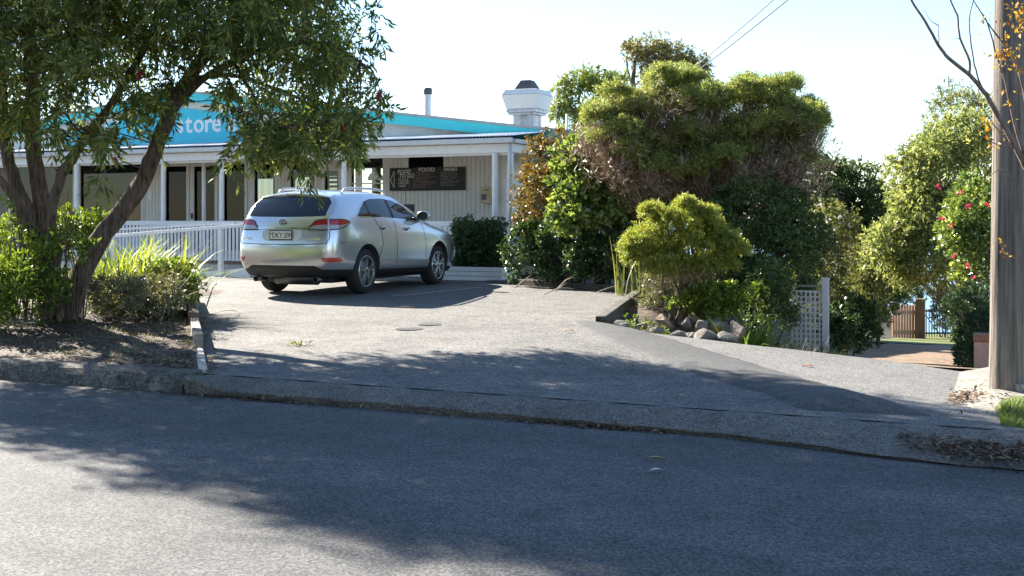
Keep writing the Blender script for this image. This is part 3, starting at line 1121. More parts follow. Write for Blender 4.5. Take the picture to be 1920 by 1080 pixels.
# gable wall, barge boards, roof
gz = ZG + 0.05
gwall = MB()
ul2 = UAP - (UEAVE - UAP)
gwall.prism_v([(ul2 + 0.35, gz - 0.3), (UEAVE - 0.45, gz - 0.3), (UEAVE - 0.45, roof_z(UEAVE - 0.45) - 0.1), (UAP, ZAP - 0.1), (ul2 + 0.35, roof_z(ul2 + 0.35) - 0.1)], VG, VG + 0.1)
gable = gwall.build('gable_wall', MATS['gable_paint'], store)
for px in (700, 812, 905):     # sheet joints with cover strips
    u = ux(px, VG)
    MB().box(u - 0.02, u + 0.02, VG - 0.012, VG + 0.002, gz, roof_z(u) - 0.2).build('cover_strip', MATS['gable_paint'], gable)
BT = 0.225
for sgn in (1, -1):
    ue = UAP + sgn * (UEAVE - UAP)
    poly = [(UAP, ZAP), (UAP, ZAP - BT), (ue, roof_z(ue) - BT), (ue, roof_z(ue))]
    MB().prism_v(poly, VG - 0.22, VG - 0.18).build('barge_board', MATS['teal_paint'], store)
    cap = [(UAP, ZAP + 0.06), (UAP, ZAP + 0.002), (ue, roof_z(ue) + 0.002), (ue, roof_z(ue) + 0.06)]
    MB().prism_v(cap, VG - 0.24, VG - 0.12).build('barge_capping', MATS['zinc'], store)
    rf = [(UAP, ZAP + 0.02), (UAP, ZAP - 0.06), (ue, roof_z(ue) - 0.06), (ue, roof_z(ue) + 0.02)]
    MB().prism_v(rf, VG - 0.175, VG + 12).build('roof', MATS['roof_iron'], store)

# sign panel with its lettering
def zl(px, py): return zx(px, py, VG)
us0, us1 = ux(120, VG), ux(486, VG)
ztop = lambda u: roof_z(u) - 0.27 - 0.13
zb0 = ZG + 0.22
sign = thing('shop_sign', 'turquoise shop sign board with white lower case letters on the gable', 'sign', ((us0 + us1) / 2, VG, zb0))
MB().prism_v([(us0, zb0), (us1, zb0), (us1, ztop(us1)), (UAP, ZAP - 0.40), (us0, ztop(us0))], VG - 0.05, VG - 0.003).build('sign_board', MATS['sign_teal'], sign)
MB().box(us0, us1, VG - 0.06, VG - 0.004, zb0 - 0.03, zb0).build('bottom_edge', MATS['sign_white'], sign)
us = ux(333, VG)
zbase = zl(380, 247.5)
lx = us
for ch, wd_ in zip('store and', (0.30, 0.25, 0.345, 0.235, 0.34, 0.17, 0.33, 0.36, 0.36)):
    if ch != ' ':
        text_mesh('letter', ch, 0.66, MATS['sign_white'], sign, (lx, VG - 0.053, zbase), FACE_FRONT, off=ORG[sign.name], bold=0.012, xs=0.95)
    lx += wd_
text_mesh('letter', 'n', 0.66, MATS['sign_white'], sign, (ux(190, VG), VG - 0.053, zbase), FACE_FRONT, off=ORG[sign.name], bold=0.012)

# chimney flue and kitchen exhaust on the roof
fv = 26.6
fp = on_v(802, 218, fv)
fl = thing('chimney_flue', 'thin round grey metal flue with a cap on the roof', 'flue', (fp.x, fv, roof_z(fp.x)))
zt = zx(802, 165, fv)
MB().lathe([(0.085, roof_z(fp.x) - 0.02), (0.085, zt - 0.16)], (fp.x, fv, 0), seg=18).build('pipe', MATS['duct_metal'], fl, smooth=True)
MB().lathe([(0.10, zt - 0.17), (0.115, zt - 0.15), (0.115, zt - 0.04), (0.10, zt), (0.0, zt + 0.005)], (fp.x, fv, 0), seg=18).build('cap', MATS['louvre_dark'], fl, smooth=False)

hv = 25.6
hp = on_v(989, 237, hv)
he = thing('roof_exhaust', 'white boxy kitchen exhaust hood on a stained metal duct above the roof', 'exhaust', (hp.x, hv, roof_z(hp.x)))
sc_ = F / on_v(989, 237, hv).dot(Vector((-sn, cs, 0)))


def frus(zb, zt_, wb, wt, mat, name, db=None, dt=None):
    db, dt = db or wb, dt or wt
    x, y = hp.x, hv
    return MB().hexa([(x - wb, y - db, zb), (x + wb, y - db, zb), (x + wb, y + db, zb), (x - wb, y + db, zb)],
                     [(x - wt, y - dt, zt_), (x + wt, y - dt, zt_), (x + wt, y + dt, zt_), (x - wt, y + dt, zt_)]).build(name, MATS[mat], he, bevel=0.008)


zz = lambda py: zx(989, py, hv)
frus(roof_z(hp.x) - 0.06, zz(215), 0.26, 0.26, 'duct_metal', 'duct')
frus(zz(217), zz(213), 0.35, 0.35, 'duct_metal', 'lower_flange')
frus(zz(212.7), zz(206.5), 0.385, 0.385, 'duct_metal', 'upper_flange')
hd = frus(zz(206), zz(180), 0.385, 0.475, 'hood_white', 'hood')
frus(zz(179.6), zz(170), 0.472, 0.41, 'hood_white', 'hood_shoulder')
cp = frus(zz(169.6), zz(151), 0.25, 0.125, 'louvre_dark', 'cap')
for i in range(5):
    t = (i + 0.5) / 5
    z = lerp(zz(169), zz(151.5), t)
    w = lerp(0.25, 0.125, t) + 0.012
    MB().box(hp.x - w, hp.x + w, hv - w, hv + w, z - 0.008, z + 0.004).build('louvre', MATS['flash_dark'], cp)
# antenna masts right of the hood
for px, y0, y1, vv, r, mt, lb in ((1043, 160, 252, 26.5, 0.008, 'zinc', 'thin grey antenna rod right of the white exhaust hood'), (1063, 214, 262, 26.0, 0.035, 'white_paint', 'short white vent pipe on the roof, right of the exhaust hood')):
    a = on_v(px, y0, vv)
    MBt = MB().lathe([(r, roof_z(max(min(a.x, UEAVE), UAP)) - 0.3), (r, a.z), (0, a.z + 0.01)], (a.x, vv, 0), seg=10)
    tag(MBt.build('roof_pipe', MATS[mt], smooth=True), lb, 'pipe', 'pipes on the roof')

# menu board on the wall
mu0, mu1 = ux(730.5, VW - 0.06), ux(871.5, VW - 0.06)
mz0, mz1 = zx(800, 357.3, VW - 0.06), zx(800, 314.0, VW - 0.06)
menu = thing('menu_board', 'long black chalk menu board headed FOOD TO GO, FOOD and DRINKS', 'menu board', ((mu0 + mu1) / 2, VW - 0.03, mz0))
MB().box(mu0, mu1, VW - 0.06, VW - 0.022, mz0, mz1).build('panel', MATS['chalkboard'], menu, bevel=0.003)
MW, MH = mu1 - mu0, mz1 - mz0
mo = ORG[menu.name]


def mtext(s, x, y, size, mat='chalk', shear=0.0, bold=0.0, xs=1.0):
    text_mesh('writing', s, size, MATS[mat], menu, (mu0 + x * MW, VW - 0.0615, mz0 + y * MH), FACE_FRONT, ext=0.0006, off=mo, shear=shear, bold=bold, xs=xs)


mtext('FOOD', 0.105, 0.76, 0.125, shear=0.2, bold=0.003)
mtext('TO GO', 0.125, 0.57, 0.125, shear=0.2, bold=0.003)
mtext('PLEASE', 0.115, 0.43, 0.085, shear=0.2)
mtext('ORDER', 0.118, 0.30, 0.085, shear=0.2)
mtext('HERE', 0.12, 0.16, 0.085, shear=0.2)
mtext('FOOD', 0.39, 0.83, 0.125, bold=0.002, xs=1.2)
mtext('DRINKS', 0.725, 0.84, 0.10, bold=0.003)
ar = MB()
A = [(0.012, 0.46), (0.062, 0.86), (0.062, 0.14)]
for i in range(3):
    p, q = A[i], A[(i + 1) % 3]
    ar.bar((mu0 + p[0] * MW, VW - 0.0615, mz0 + p[1] * MH), (mu0 + q[0] * MW, VW - 0.0615, mz0 + q[1] * MH), 0.014, 0.001, up=(0, 1, 0))
ar.build('arrow', MATS['chalk'], menu)
ring = MB()
for i in range(20):
    a0, a1 = R(-130 + i * 9), R(-130 + (i + 1) * 9)
    ring.bar((mu0 + 0.205 * MW + 0.135 * math.cos(a0), VW - 0.0613, mz0 + 0.30 * MH + 0.135 * math.sin(a0)), (mu0 + 0.205 * MW + 0.135 * math.cos(a1), VW - 0.0613, mz0 + 0.30 * MH + 0.135 * math.sin(a1)), 0.008, 0.0008, up=(0, 1, 0))
ring.build('swirl', MATS['chalk_dim'], menu)
for colx, rows, wmax, mt in ((0.315, 11, 0.30, 'chalk_brown'), (0.685, 10, 0.27, 'chalk_dim')):
    ln = MB()
    for r_ in range(rows):
        y = mz0 + (0.76 - r_ * 0.064) * MH
        x = mu0 + colx * MW
        end = x + MW * wmax * random.uniform(0.55, 1.0)
        while x < end:
            w = random.uniform(0.012, 0.030)
            ln.box(x, x + w * 0.75, VW - 0.0622, VW - 0.0602, y + random.uniform(-0.003, 0.003), y + random.uniform(0.016, 0.026))
            x += w + (0.02 if random.random() < 0.18 else 0.004)
    tag(ln.build('chalk_rows', MATS[mt], menu), kind='stuff')

# mail box, small sign plate, wall lamp, pendant lamp
bx0, bx1 = ux(901, VW - 0.2), ux(922.5, VW - 0.2)
bz0, bz1 = zx(911, 381, VW - 0.2), zx(911, 350, VW - 0.2)
mb = thing('mail_box', 'cream metal mail box fixed to the boards beside the verandah post', 'mail box', ((bx0 + bx1) / 2, VW, bz0))
MB().box(bx0, bx1, VW - 0.2, VW - 0.004, bz0, bz1).build('body', MATS['mail_cream'], mb, bevel=0.006)
w_, h_ = bx1 - bx0, bz1 - bz0
MB().box(bx0 + 0.4 * w_, bx0 + 0.75 * w_, VW - 0.206, VW - 0.198, bz0 + 0.77 * h_, bz0 + 0.83 * h_).build('slot', MATS['dark_plate'], mb)
MB().box(bx0 + 0.08 * w_, bx0 + 0.5 * w_, VW - 0.206, VW - 0.198, bz0 + 0.2 * h_, bz0 + 0.55 * h_).build('notice', MATS['flash_dark'], mb)
MB().lathe([(0.018, -0.215), (0.012, -0.22), (0, -0.22)], (bx0 + 0.78 * w_, VW, bz0 + 0.5 * h_), axis='y', seg=10).build('lock', MATS['zinc'], mb)
u_ = ux(768, VW)
tag(MB().box(u_ - 0.14, u_ + 0.12, VW - 0.03, VW - 0.004, zx(768, 402, VW), zx(768, 383, VW)).build('wall_plate', MATS['dark_plate'], bevel=0.004), 'small dark plate on the boards below the menu board', 'plate')
u_ = ux(739, VW - 0.05)
wl = thing('wall_light', 'small double tube light on the boards above the menu board', 'light', (u_, VW, zx(739, 290, VW)))
for s in (-1, 1):
    MB().lathe([(0.0, zx(739, 291, VW)), (0.022, zx(739, 291, VW)), (0.022, zx(739, 281, VW)), (0, zx(739, 281, VW))], (u_ + s * 0.03, VW - 0.07, 0), seg=12).build('tube', MATS['zinc'], wl)
MB().box(u_ - 0.02, u_ + 0.02, VW - 0.07, VW - 0.003, zx(739, 288, VW), zx(739, 284, VW)).build('bracket', MATS['zinc'], wl)
lv = VW + 0.9
lp = on_v(704, 338, lv)
pl = thing('pendant_lamp', 'dome pendant lamp hanging behind the serving window', 'lamp', tuple(lp))
rr = 14.5 / F * (lp - Vector((0, 0, EYE))).length
MB().lathe([(rr, lp.z), (rr * 0.97, lp.z + rr * 0.35), (rr * 0.75, lp.z + rr * 0.8), (rr * 0.35, lp.z + rr * 1.05), (rr * 0.15, lp.z + rr * 1.15), (rr * 0.15, lp.z + rr * 1.4), (0, lp.z + rr * 1.45)], (lp.x, lp.y, 0), seg=24).build('shade', MATS['lamp_metal'], pl, smooth=True)
MB().tube([(lp.x, lp.y, lp.z + rr * 1.4), (lp.x, lp.y, ZW - 0.13)], 0.008, 6).build('cord', MATS['dark_plate'], pl)
# notices: sheet of paper on the boards and inside the window
u_ = ux(281, VW - 0.01)
tag(MB().box(u_ - 0.06, u_ + 0.06, VW - 0.010, VW - 0.005, zx(281, 376, VW), zx(281, 357, VW)).build('paper_notice', MATS['white_paint']), 'small white notice on the boards right of the big shop window', 'notice')

# balustrades
def balustrade(name, p0, p1, label, z0, z1, pitch=0.105, sw=0.062, mat='white_paint', end_posts=True, slat_mat=None):
    p0, p1 = Vector(p0), Vector(p1)
    L_ = (p1 - p0).length
    d = (p1 - p0).normalized()
    th = thing(name, label, 'balustrade', (p0.x, p0.y, z0), 'verandah balustrades')
    up = Vector((0, 0, 1))
    MB().bar(p0 + up * z1, p1 + up * z1, 0.075, 0.10).build('top_rail', MATS[mat], th, bevel=0.006)
    MB().bar(p0 + up * (z0 + 0.08), p1 + up * (z0 + 0.08), 0.04, 0.07).build('bottom_rail', MATS[mat], th, bevel=0.004)
    n = int(L_ / pitch)
    nrm = Vector((-d.y, d.x, 0))
    for i in range(n):
        c = p0 + d * (pitch * (i + 0.5)) - nrm * 0.036
        a = c - d * (sw / 2)
        b_ = c + d * (sw / 2)
        t = nrm * 0.009
        dz = random.uniform(-0.004, 0.004)
        zt_ = z1 - 0.052
        MB().hexa([a - t + up * (z0 + 0.045 + dz), b_ - t + up * (z0 + 0.045 + dz), b_ + t + up * (z0 + 0.045 + dz), a + t + up * (z0 + 0.045 + dz)],
                  [a - t + up * zt_, b_ - t + up * zt_, b_ + t + up * zt_, a + t + up * zt_]).build('slat', MATS[slat_mat or mat], th)
    return th


ZR = zx(430, 415, VF) - 0.04
balustrade('verandah_balustrade', (ux(150, VF - 0.12), VF - 0.12, 0), (ux(474, VF - 0.12), VF - 0.12, 0), 'white slatted balustrade behind the grassy clump and ramp', DECK - 0.02, ZR)
balustrade('verandah_balustrade', (ux(560, VF - 0.12), VF - 0.12, 0), (ux(944, VF - 0.12), VF - 0.12, 0), 'white slatted balustrade between the car and the corner pier', DECK - 0.02, ZR, pitch=0.125, sw=0.095)
balustrade('verandah_balustrade', (UR + 0.06, VF + 0.10, 0), (UR + 0.06, VF + 3.6, 0), 'weathered slatted balustrade on the verandah end behind the shrubs', DECK - 0.02, ZR, pitch=0.11, sw=0.06, mat='lattice_paint')
pier = thing('corner_pier', 'short white square pier at the verandah corner beside the hedge', 'pier', (UR, VF - 0.12, GROUND_B))
MB().box(ux(945.5, VF - 0.12), ux(955.5, VF - 0.12), VF - 0.26, VF - 0.06, GROUND_B - 0.05, ZR + 0.03).build('shaft', MATS['gable_paint'], pier, bevel=0.006)

# planter box in front of the car's nose
pv0, pv1 = 20.75, 21.40
pu0, pu1 = ux(805, pv0), ux(941, pv0)
plz = zx(900, 500.5, pv0)
pb_ = thing('planter_box', 'white boarded planter box at the nose of the silver car', 'planter', ((pu0 + pu1) / 2, pv0, GROUND_B))
hb = (plz - GROUND_B) / 3
for i in range(3):
    MB().box(pu0 + 0.004 * (i == 2), pu1, pv0 - 0.004 * i - random.uniform(0, .004), pv0 + 0.03, GROUND_B + hb * i + 0.004, GROUND_B + hb * (i + 1) - 0.004).build('board', MATS['white_paint'], pb_, bevel=0.003)
MB().box(pu1 - 0.03, pu1 + 0.012, pv0 - 0.016, pv1, GROUND_B, plz - 0.01).box(pu0, pu0 + 0.03, pv0 + 0.031, pv1, GROUND_B, plz - 0.01).box(pu0 + 0.031, pu1 - 0.031, pv1 - 0.03, pv1, GROUND_B, plz - 0.01).build('end_board', MATS['white_paint'], pb_)
MB().box(pu0 + 0.032, pu1 - 0.032, pv0 + 0.032, pv1 - 0.032, GROUND_B, plz - 0.06).build('earth', MATS['soil'], pb_)

# entry ramp with pipe handrail
rp = thing('entry_ramp', 'concrete entry ramp with white painted side rising to the deck', 'ramp', (-17.0, 19.6, GROUND_B))
r0 = on_z(300, 527, LOT_Z)
ra, rb = Vector((ux(352, 19.9), 19.9, LOT_Z)), Vector((ux(470, 19.9), 19.9, LOT_Z))
MB().hexa([(ra.x, 19.9, LOT_Z - 0.1), (rb.x, 19.9, LOT_Z - 0.1), (rb.x, VF - 0.16, LOT_Z - 0.1), (ra.x, VF - 0.16, LOT_Z - 0.1)],
          [(ra.x, 19.9, LOT_Z + 0.04), (rb.x, 19.9, LOT_Z + 0.20), (rb.x, VF - 0.16, DECK - 0.07), (ra.x, VF - 0.16, DECK - 0.07)]).build('slab', MATS['ramp_concrete'], rp)
MB().hexa([(ra.x, 19.86, LOT_Z - 0.1), (rb.x, 19.86, LOT_Z - 0.1), (rb.x, 19.898, LOT_Z - 0.1), (ra.x, 19.898, LOT_Z - 0.1)],
          [(ra.x, 19.86, LOT_Z + 0.05), (rb.x, 19.86, LOT_Z + 0.215), (rb.x, 19.898, LOT_Z + 0.215), (ra.x, 19.898, LOT_Z + 0.05)]).build('side_board', MATS['white_paint'], rp)
hr = thing('ramp_handrail', 'white handrail sloping along the ramp in front of the slats', 'handrail', (ux(414, 19.8), 19.8, LOT_Z))
w0, w1 = on_v(205, 443, 19.8), on_v(474, 421, 19.8)
MB().bar(w0, w1, 0.06, 0.07).build('rail', MATS['white_paint'], hr, bevel=0.006)
w2, w3 = on_v(205, 431, 20.6), on_v(440, 418, 20.6)
MB().bar(w2, w3, 0.05, 0.05).build('rail', MATS['white_paint'], hr, bevel=0.006)
for px in (214, 414):
    t = (px - 205) / 269
    u = ux(px, 19.8)
    MB().box(u - 0.045, u + 0.045, 19.755, 19.845, LOT_Z - 0.02, lerp(w0.z, w1.z, t) - 0.03).build('post', MATS['white_paint'], hr, bevel=0.006)


# ================================================================== THE CAR
def car_mats():
    m, nt, b = nodes_of('car_silver')
    L = nt.links.new
    g = N(nt, 'ShaderNodeNewGeometry')
    nz = N(nt, 'ShaderNodeTexNoise', i_Scale=900.0, i_Detail=2.0)
    L(g.outputs['Position'], nz.inputs['Vector'])
    r = ramp(nt, [(0.3, (0.58, 0.59, 0.605)), (0.7, (0.70, 0.71, 0.725))])
    L(nz.outputs['Fac'], r.inputs[0])
    L(r.outputs[0], b.inputs['Base Color'])
    b.inputs['Metallic'].default_value = 0.72
    b.inputs['Roughness'].default_value = 0.25
    b.inputs['Coat Weight'].default_value = 1.0
    b.inputs['Coat Roughness'].default_value = 0.04
    MATS['car_silver'] = m
    plain('car_black', (0.018, 0.018, 0.019), rough=0.55, var=0.2)
    plain('car_gap', (0.025, 0.026, 0.028), rough=0.6)
    plain('tyre', (0.022, 0.021, 0.021), rough=0.85, var=0.25, scale=30, bump=0.2)
    plain('alloy', (0.62, 0.63, 0.65), rough=0.25, metal=0.9, var=0.04)
    plain('alloy_dark', (0.12, 0.12, 0.125), rough=0.35, metal=0.7)
    plain('chrome', (0.78, 0.79, 0.80), rough=0.08, metal=1.0, var=0.02)
    plain('lamp_red', (0.36, 0.008, 0.018), rough=0.08, var=0.25, scale=30, coat=1.0)
    plain('lamp_clear', (0.40, 0.37, 0.37), rough=0.1, var=0.35, scale=40, coat=1.0, metal=0.2)
    plain('reflector_red', (0.52, 0.05, 0.03), rough=0.2, var=0.2, scale=60, coat=1.0)
    plain('plate_white', (0.74, 0.74, 0.70), rough=0.4, var=0.03)
    g_, nt, b = nodes_of('car_glass')
    b.inputs['Base Color'].default_value = (0.012, 0.013, 0.015, 1)
    b.inputs['Roughness'].default_value = 0.02
    b.inputs['Specular IOR Level'].default_value = 0.55
    MATS['car_glass'] = g_
    plain('glass_dusty', (0.16, 0.145, 0.14), rough=0.25, var=0.15, scale=8, coat=0.5)


car_mats()
CAR_YAW = R(3.4)
car_loc = Vector((-11.19, 16.335, LOT_Z + 0.006))
car = thing('parked_car', 'silver four wheel drive wagon parked nose-in at the store', 'car', car_loc, rz=CAR_YAW)
ORG[car.name] = Vector((0, 0, 0))      # parts are given in the car's own axes


def interp(tab, x):
    if x <= tab[0][0]: return tab[0][1]
    for (a, p), (b_, q) in zip(tab[:-1], tab[1:]):
        if x <= b_: return lerp(p, q, (x - a) / (b_ - a))
    return tab[-1][1]


YS = [-1.05, -0.86, -0.62, -0.36, 0.0, 0.4, 0.9, 1.4, 1.9, 2.34, 2.74, 3.12, 3.42, 3.62, 3.74]
MI = 9
HWK = [0.85, 0.93, 0.955, 0.960, 0.948, 0.905, 0.800, 0.690]
Z0 = [0.29, 0.43, 0.56, 0.79, 1.05, 0, 0, 0]
Z1 = [0.21, 0.31, 0.47, 0.66, 0.84, 0, 0, 0]
BELT = [(-1.1, 1.245), (0, 1.235), (1.0, 1.195), (2.34, 1.125), (2.74, 1.085), (3.2, 1.015), (3.55, 0.93), (3.74, 0.83)]
ROOFE = [(-0.7, 1.575), (-0.2, 1.625), (0.4, 1.645), (1.0, 1.64), (1.6, 1.59)]
YR = [-0.92, -1.00, -1.045, -1.06, -1.0, -0.945, -0.79, -0.60]
YFU = {5: 2.46, 6: 2.02, 7: 1.52}
XF = [-1, -0.82, -0.45, 0, 0.45, 0.82, 1]


def stat(i, k):
    """(y, z, half width) on the side surface"""
    fr = (YS[i] - YS[0]) / (YS[-1] - YS[0])
    if k <= 5:
        y = YS[i] + (YR[k] + 1.05) * max(0, 1 - i / 3.0)
        if k < 5: z = lerp(Z0[k], Z1[k], fr)
        else: z = interp(BELT, y)
        hw = HWK[k]
        hw *= [0.855, 0.95, 0.99][i] if i < 3 else 1.0
        n = len(YS) - 1
        hw *= {n: 0.70, n - 1: 0.86, n - 2: 0.945, n - 3: 0.985}.get(i, 1.0)
        if k <= 1 and i in (0,): hw *= 0.97
    else:
        f = (YS[i] - YS[0]) / (YS[MI] - YS[0])
        y = lerp(YR[k], YFU[k], f)
        ze = interp(ROOFE, y)
        z = ze if k == 7 else lerp(interp(BELT, y), ze, 0.56)
        hw = HWK[k] * (1 - 0.06 * sstep(f, 0.45, 1.0)) * ([0.985, 1.0][i] if i < 2 else 1)
    if i == MI and k == 5: y = YFU[5]
    return y, z, hw


body_v = {}
bv, bf = [], []


def vid(key, p):
    if key not in body_v:
        body_v[key] = len(bv)
        bv.append(p)
    return body_v[key]


def P(i, k, jx):
    """vertex of the cage; jx index across XF"""
    n = len(YS) - 1
    y, z, hw = stat(i, k)
    f = XF[jx]
    edge = jx in (0, len(XF) - 1)
    if not edge:
        c = 1 - f * f
        if k in (0,): z -= 0.0
        if i == 0: y -= 0.075 * c
        if i == n: y += 0.20 * c
        if k == 7: z += 0.075 * c ** 0.8
        if i == MI and k >= 5: y += (0.20 if k == 5 else 0.14) * c
        if k == 5 and i >= MI: z += 0.055 * c
    return vid((i, k, jx), (hw * f, y, z))


NX, NY, K = len(XF) - 1, len(YS) - 1, 7
for s in (0, NX):                      # sides
    for k in range(K):
        for i in range(NY if k < 5 else MI):
            q = (P(i, k, s), P(i + 1, k, s), P(i + 1, k + 1, s), P(i, k + 1, s))
            bf.append(q if s == NX else q[::-1])
for j in range(NX):
    for k in range(K):                 # rear
        bf.append((P(0, k, j), P(0, k, j + 1), P(0, k + 1, j + 1), P(0, k + 1, j)))
    for i in range(MI):                # roof
        bf.append((P(i, 7, j), P(i, 7, j + 1), P(i + 1, 7, j + 1), P(i + 1, 7, j)))
    for k in (5, 6):                   # windscreen
        bf.append((P(MI, k, j + 1), P(MI, k, j), P(MI, k + 1, j), P(MI, k + 1, j + 1)))
    for i in range(MI, NY):            # bonnet
        bf.append((P(i, 5, j), P(i, 5, j + 1), P(i + 1, 5, j + 1), P(i + 1, 5, j)))
    for k in range(5):                 # nose
        bf.append((P(NY, k, j + 1), P(NY, k, j), P(NY, k + 1, j), P(NY, k + 1, j + 1)))
    for i in range(NY):                # floor
        bf.append((P(i, 0, j + 1), P(i, 0, j), P(i + 1, 0, j), P(i + 1, 0, j + 1)))


def eval_mesh(o):
    dg = bpy.context.evaluated_depsgraph_get()
    return bpy.data.meshes.new_from_object(o.evaluated_get(dg))


cage = MB()
cage.v, cage.f = bv, bf
tmp = link('cage_tmp', cage.mesh('cage'), MATS['car_silver'])
ss = tmp.modifiers.new('s', 'SUBSURF')
ss.levels = ss.render_levels = 3
bme = eval_mesh(tmp)
BV = BVHTree.FromPolygons([v.co.copy() for v in bme.vertices], [tuple(p.vertices) for p in bme.polygons])
tmp.modifiers.clear()
tmp.data = bme
cut = MB()
for yy in (0.0, 2.74):
    for s in (-1, 1):
        x0, x1 = (0.58, 1.1) if s > 0 else (-1.1, -0.58)
        cut.lathe([(0.0, x0), (0.438, x0), (0.438, x1), (0.0, x1)], (0, yy, 0.375), axis='x', seg=40)
ct = link('cut_tmp', cut.mesh('cut'), MATS['car_black'])
bo = tmp.modifiers.new('b', 'BOOLEAN')
bo.operation = 'DIFFERENCE'
bo.solver = 'EXACT'
bo.use_self = True
bo.object = ct
try: bo.material_mode = 'TRANSFER'
except Exception: pass
bme2 = eval_mesh(tmp)
bpy.data.objects.remove(tmp)
bpy.data.objects.remove(ct)
bme2.name = 'body'
bi = [i for i, m_ in enumerate(bme2.materials) if m_ and m_.name == 'car_black']
if not bi:
    bme2.materials.append(MATS['car_black'])
    bi = [len(bme2.materials) - 1]
for p_ in bme2.polygons:
    if p_.center.z < interp([(-1.1, 0.425), (-0.4, 0.405), (0.6, 0.36), (2.3, 0.335), (3.7, 0.33)], p_.center.y):
        p_.material_index = bi[0]
bme2.polygons.foreach_set('use_smooth', [True] * len(bme2.polygons))
body = link('body', bme2, None, car)
try:
    with bpy.context.temp_override(object=body, active_object=body, selected_editable_objects=[body], selected_objects=[body]):
        bpy.ops.object.shade_auto_smooth(angle=R(40))
except Exception:
    pass


def hit(o, d):
    loc, nrm, _, _ = BV.ray_cast(Vector(o), Vector(d).normalized())
    return loc, nrm


def side_c(s):
    return lambda a, z: hit((2.0 * s, a, z), (-s, 0, 0))
def rear_c(a, z): return hit((a, -3.0, z), (0, 1, 0))
def top_c(a, y): return hit((a, y, 3.0), (0, 0, -1))
def corner_c(s):
    def f(ph, z):
        a = R(ph)
        d = Vector((math.sin(a) * s, -math.cos(a), 0))
        return hit(Vector((0.3 * s, -0.35, z)) + d * 3, -d)
    return f


def poly_at(pl, x):
    return interp(pl, x)


def patch(name, cast, bottom, top, mat, parent, nx=24, nz=8, off=0.004, thick=0.0, label=None):
    """panel between two boundary polylines, laid on the body surface"""
    x0, x1 = max(bottom[0][0], top[0][0]), min(bottom[-1][0], top[-1][0])
    m = MB()
    ok = True
    for i in range(nx + 1):
        x = lerp(x0, x1, i / nx)
        lo, hi = interp(bottom, x), interp(top, x)
        for j in range(nz + 1):
            p, n_ = cast(x, lerp(lo, hi, j / nz))
            if p is None:
                p, n_ = Vector(m.v[-1]) if m.v else Vector((0, 0, 0)), Vector((0, 0, 1))
            m.v.append(tuple(p + n_ * off))
    for i in range(nx):
        for j in range(nz):
            a = i * (nz + 1) + j
            m.f.append((a, a + nz + 1, a + nz + 2, a + 1))
    o = m.build(name, MATS[mat], parent, smooth=True, local=True, fix=False)
    if label: o['label'] = label
    return o


def seam(name, cast, pts, mat, parent, w=0.009, off=0.003, dens=16):
    m = MB()
    q = []
    for (a, b_), (c, d) in zip(pts[:-1], pts[1:]):
        for i in range(dens):
            q.append((lerp(a, c, i / dens), lerp(b_, d, i / dens)))
    q.append(pts[-1])
    prev = None
    P3 = [cast(*t) for t in q]
    P3 = [(p, n_) for p, n_ in P3 if p is not None]
    for i, (p, n_) in enumerate(P3):
        a = P3[max(i - 1, 0)][0]
        b_ = P3[min(i + 1, len(P3) - 1)][0]
        t = (b_ - a).normalized()
        s = t.cross(n_).normalized() * w / 2
        m.v += [tuple(p - s + n_ * off), tuple(p + s + n_ * off)]
        if i: m.f.append((2 * i - 2, 2 * i - 1, 2 * i + 1, 2 * i))
    return m.build(name, MATS[mat], parent, local=True, smooth=True, fix=False)


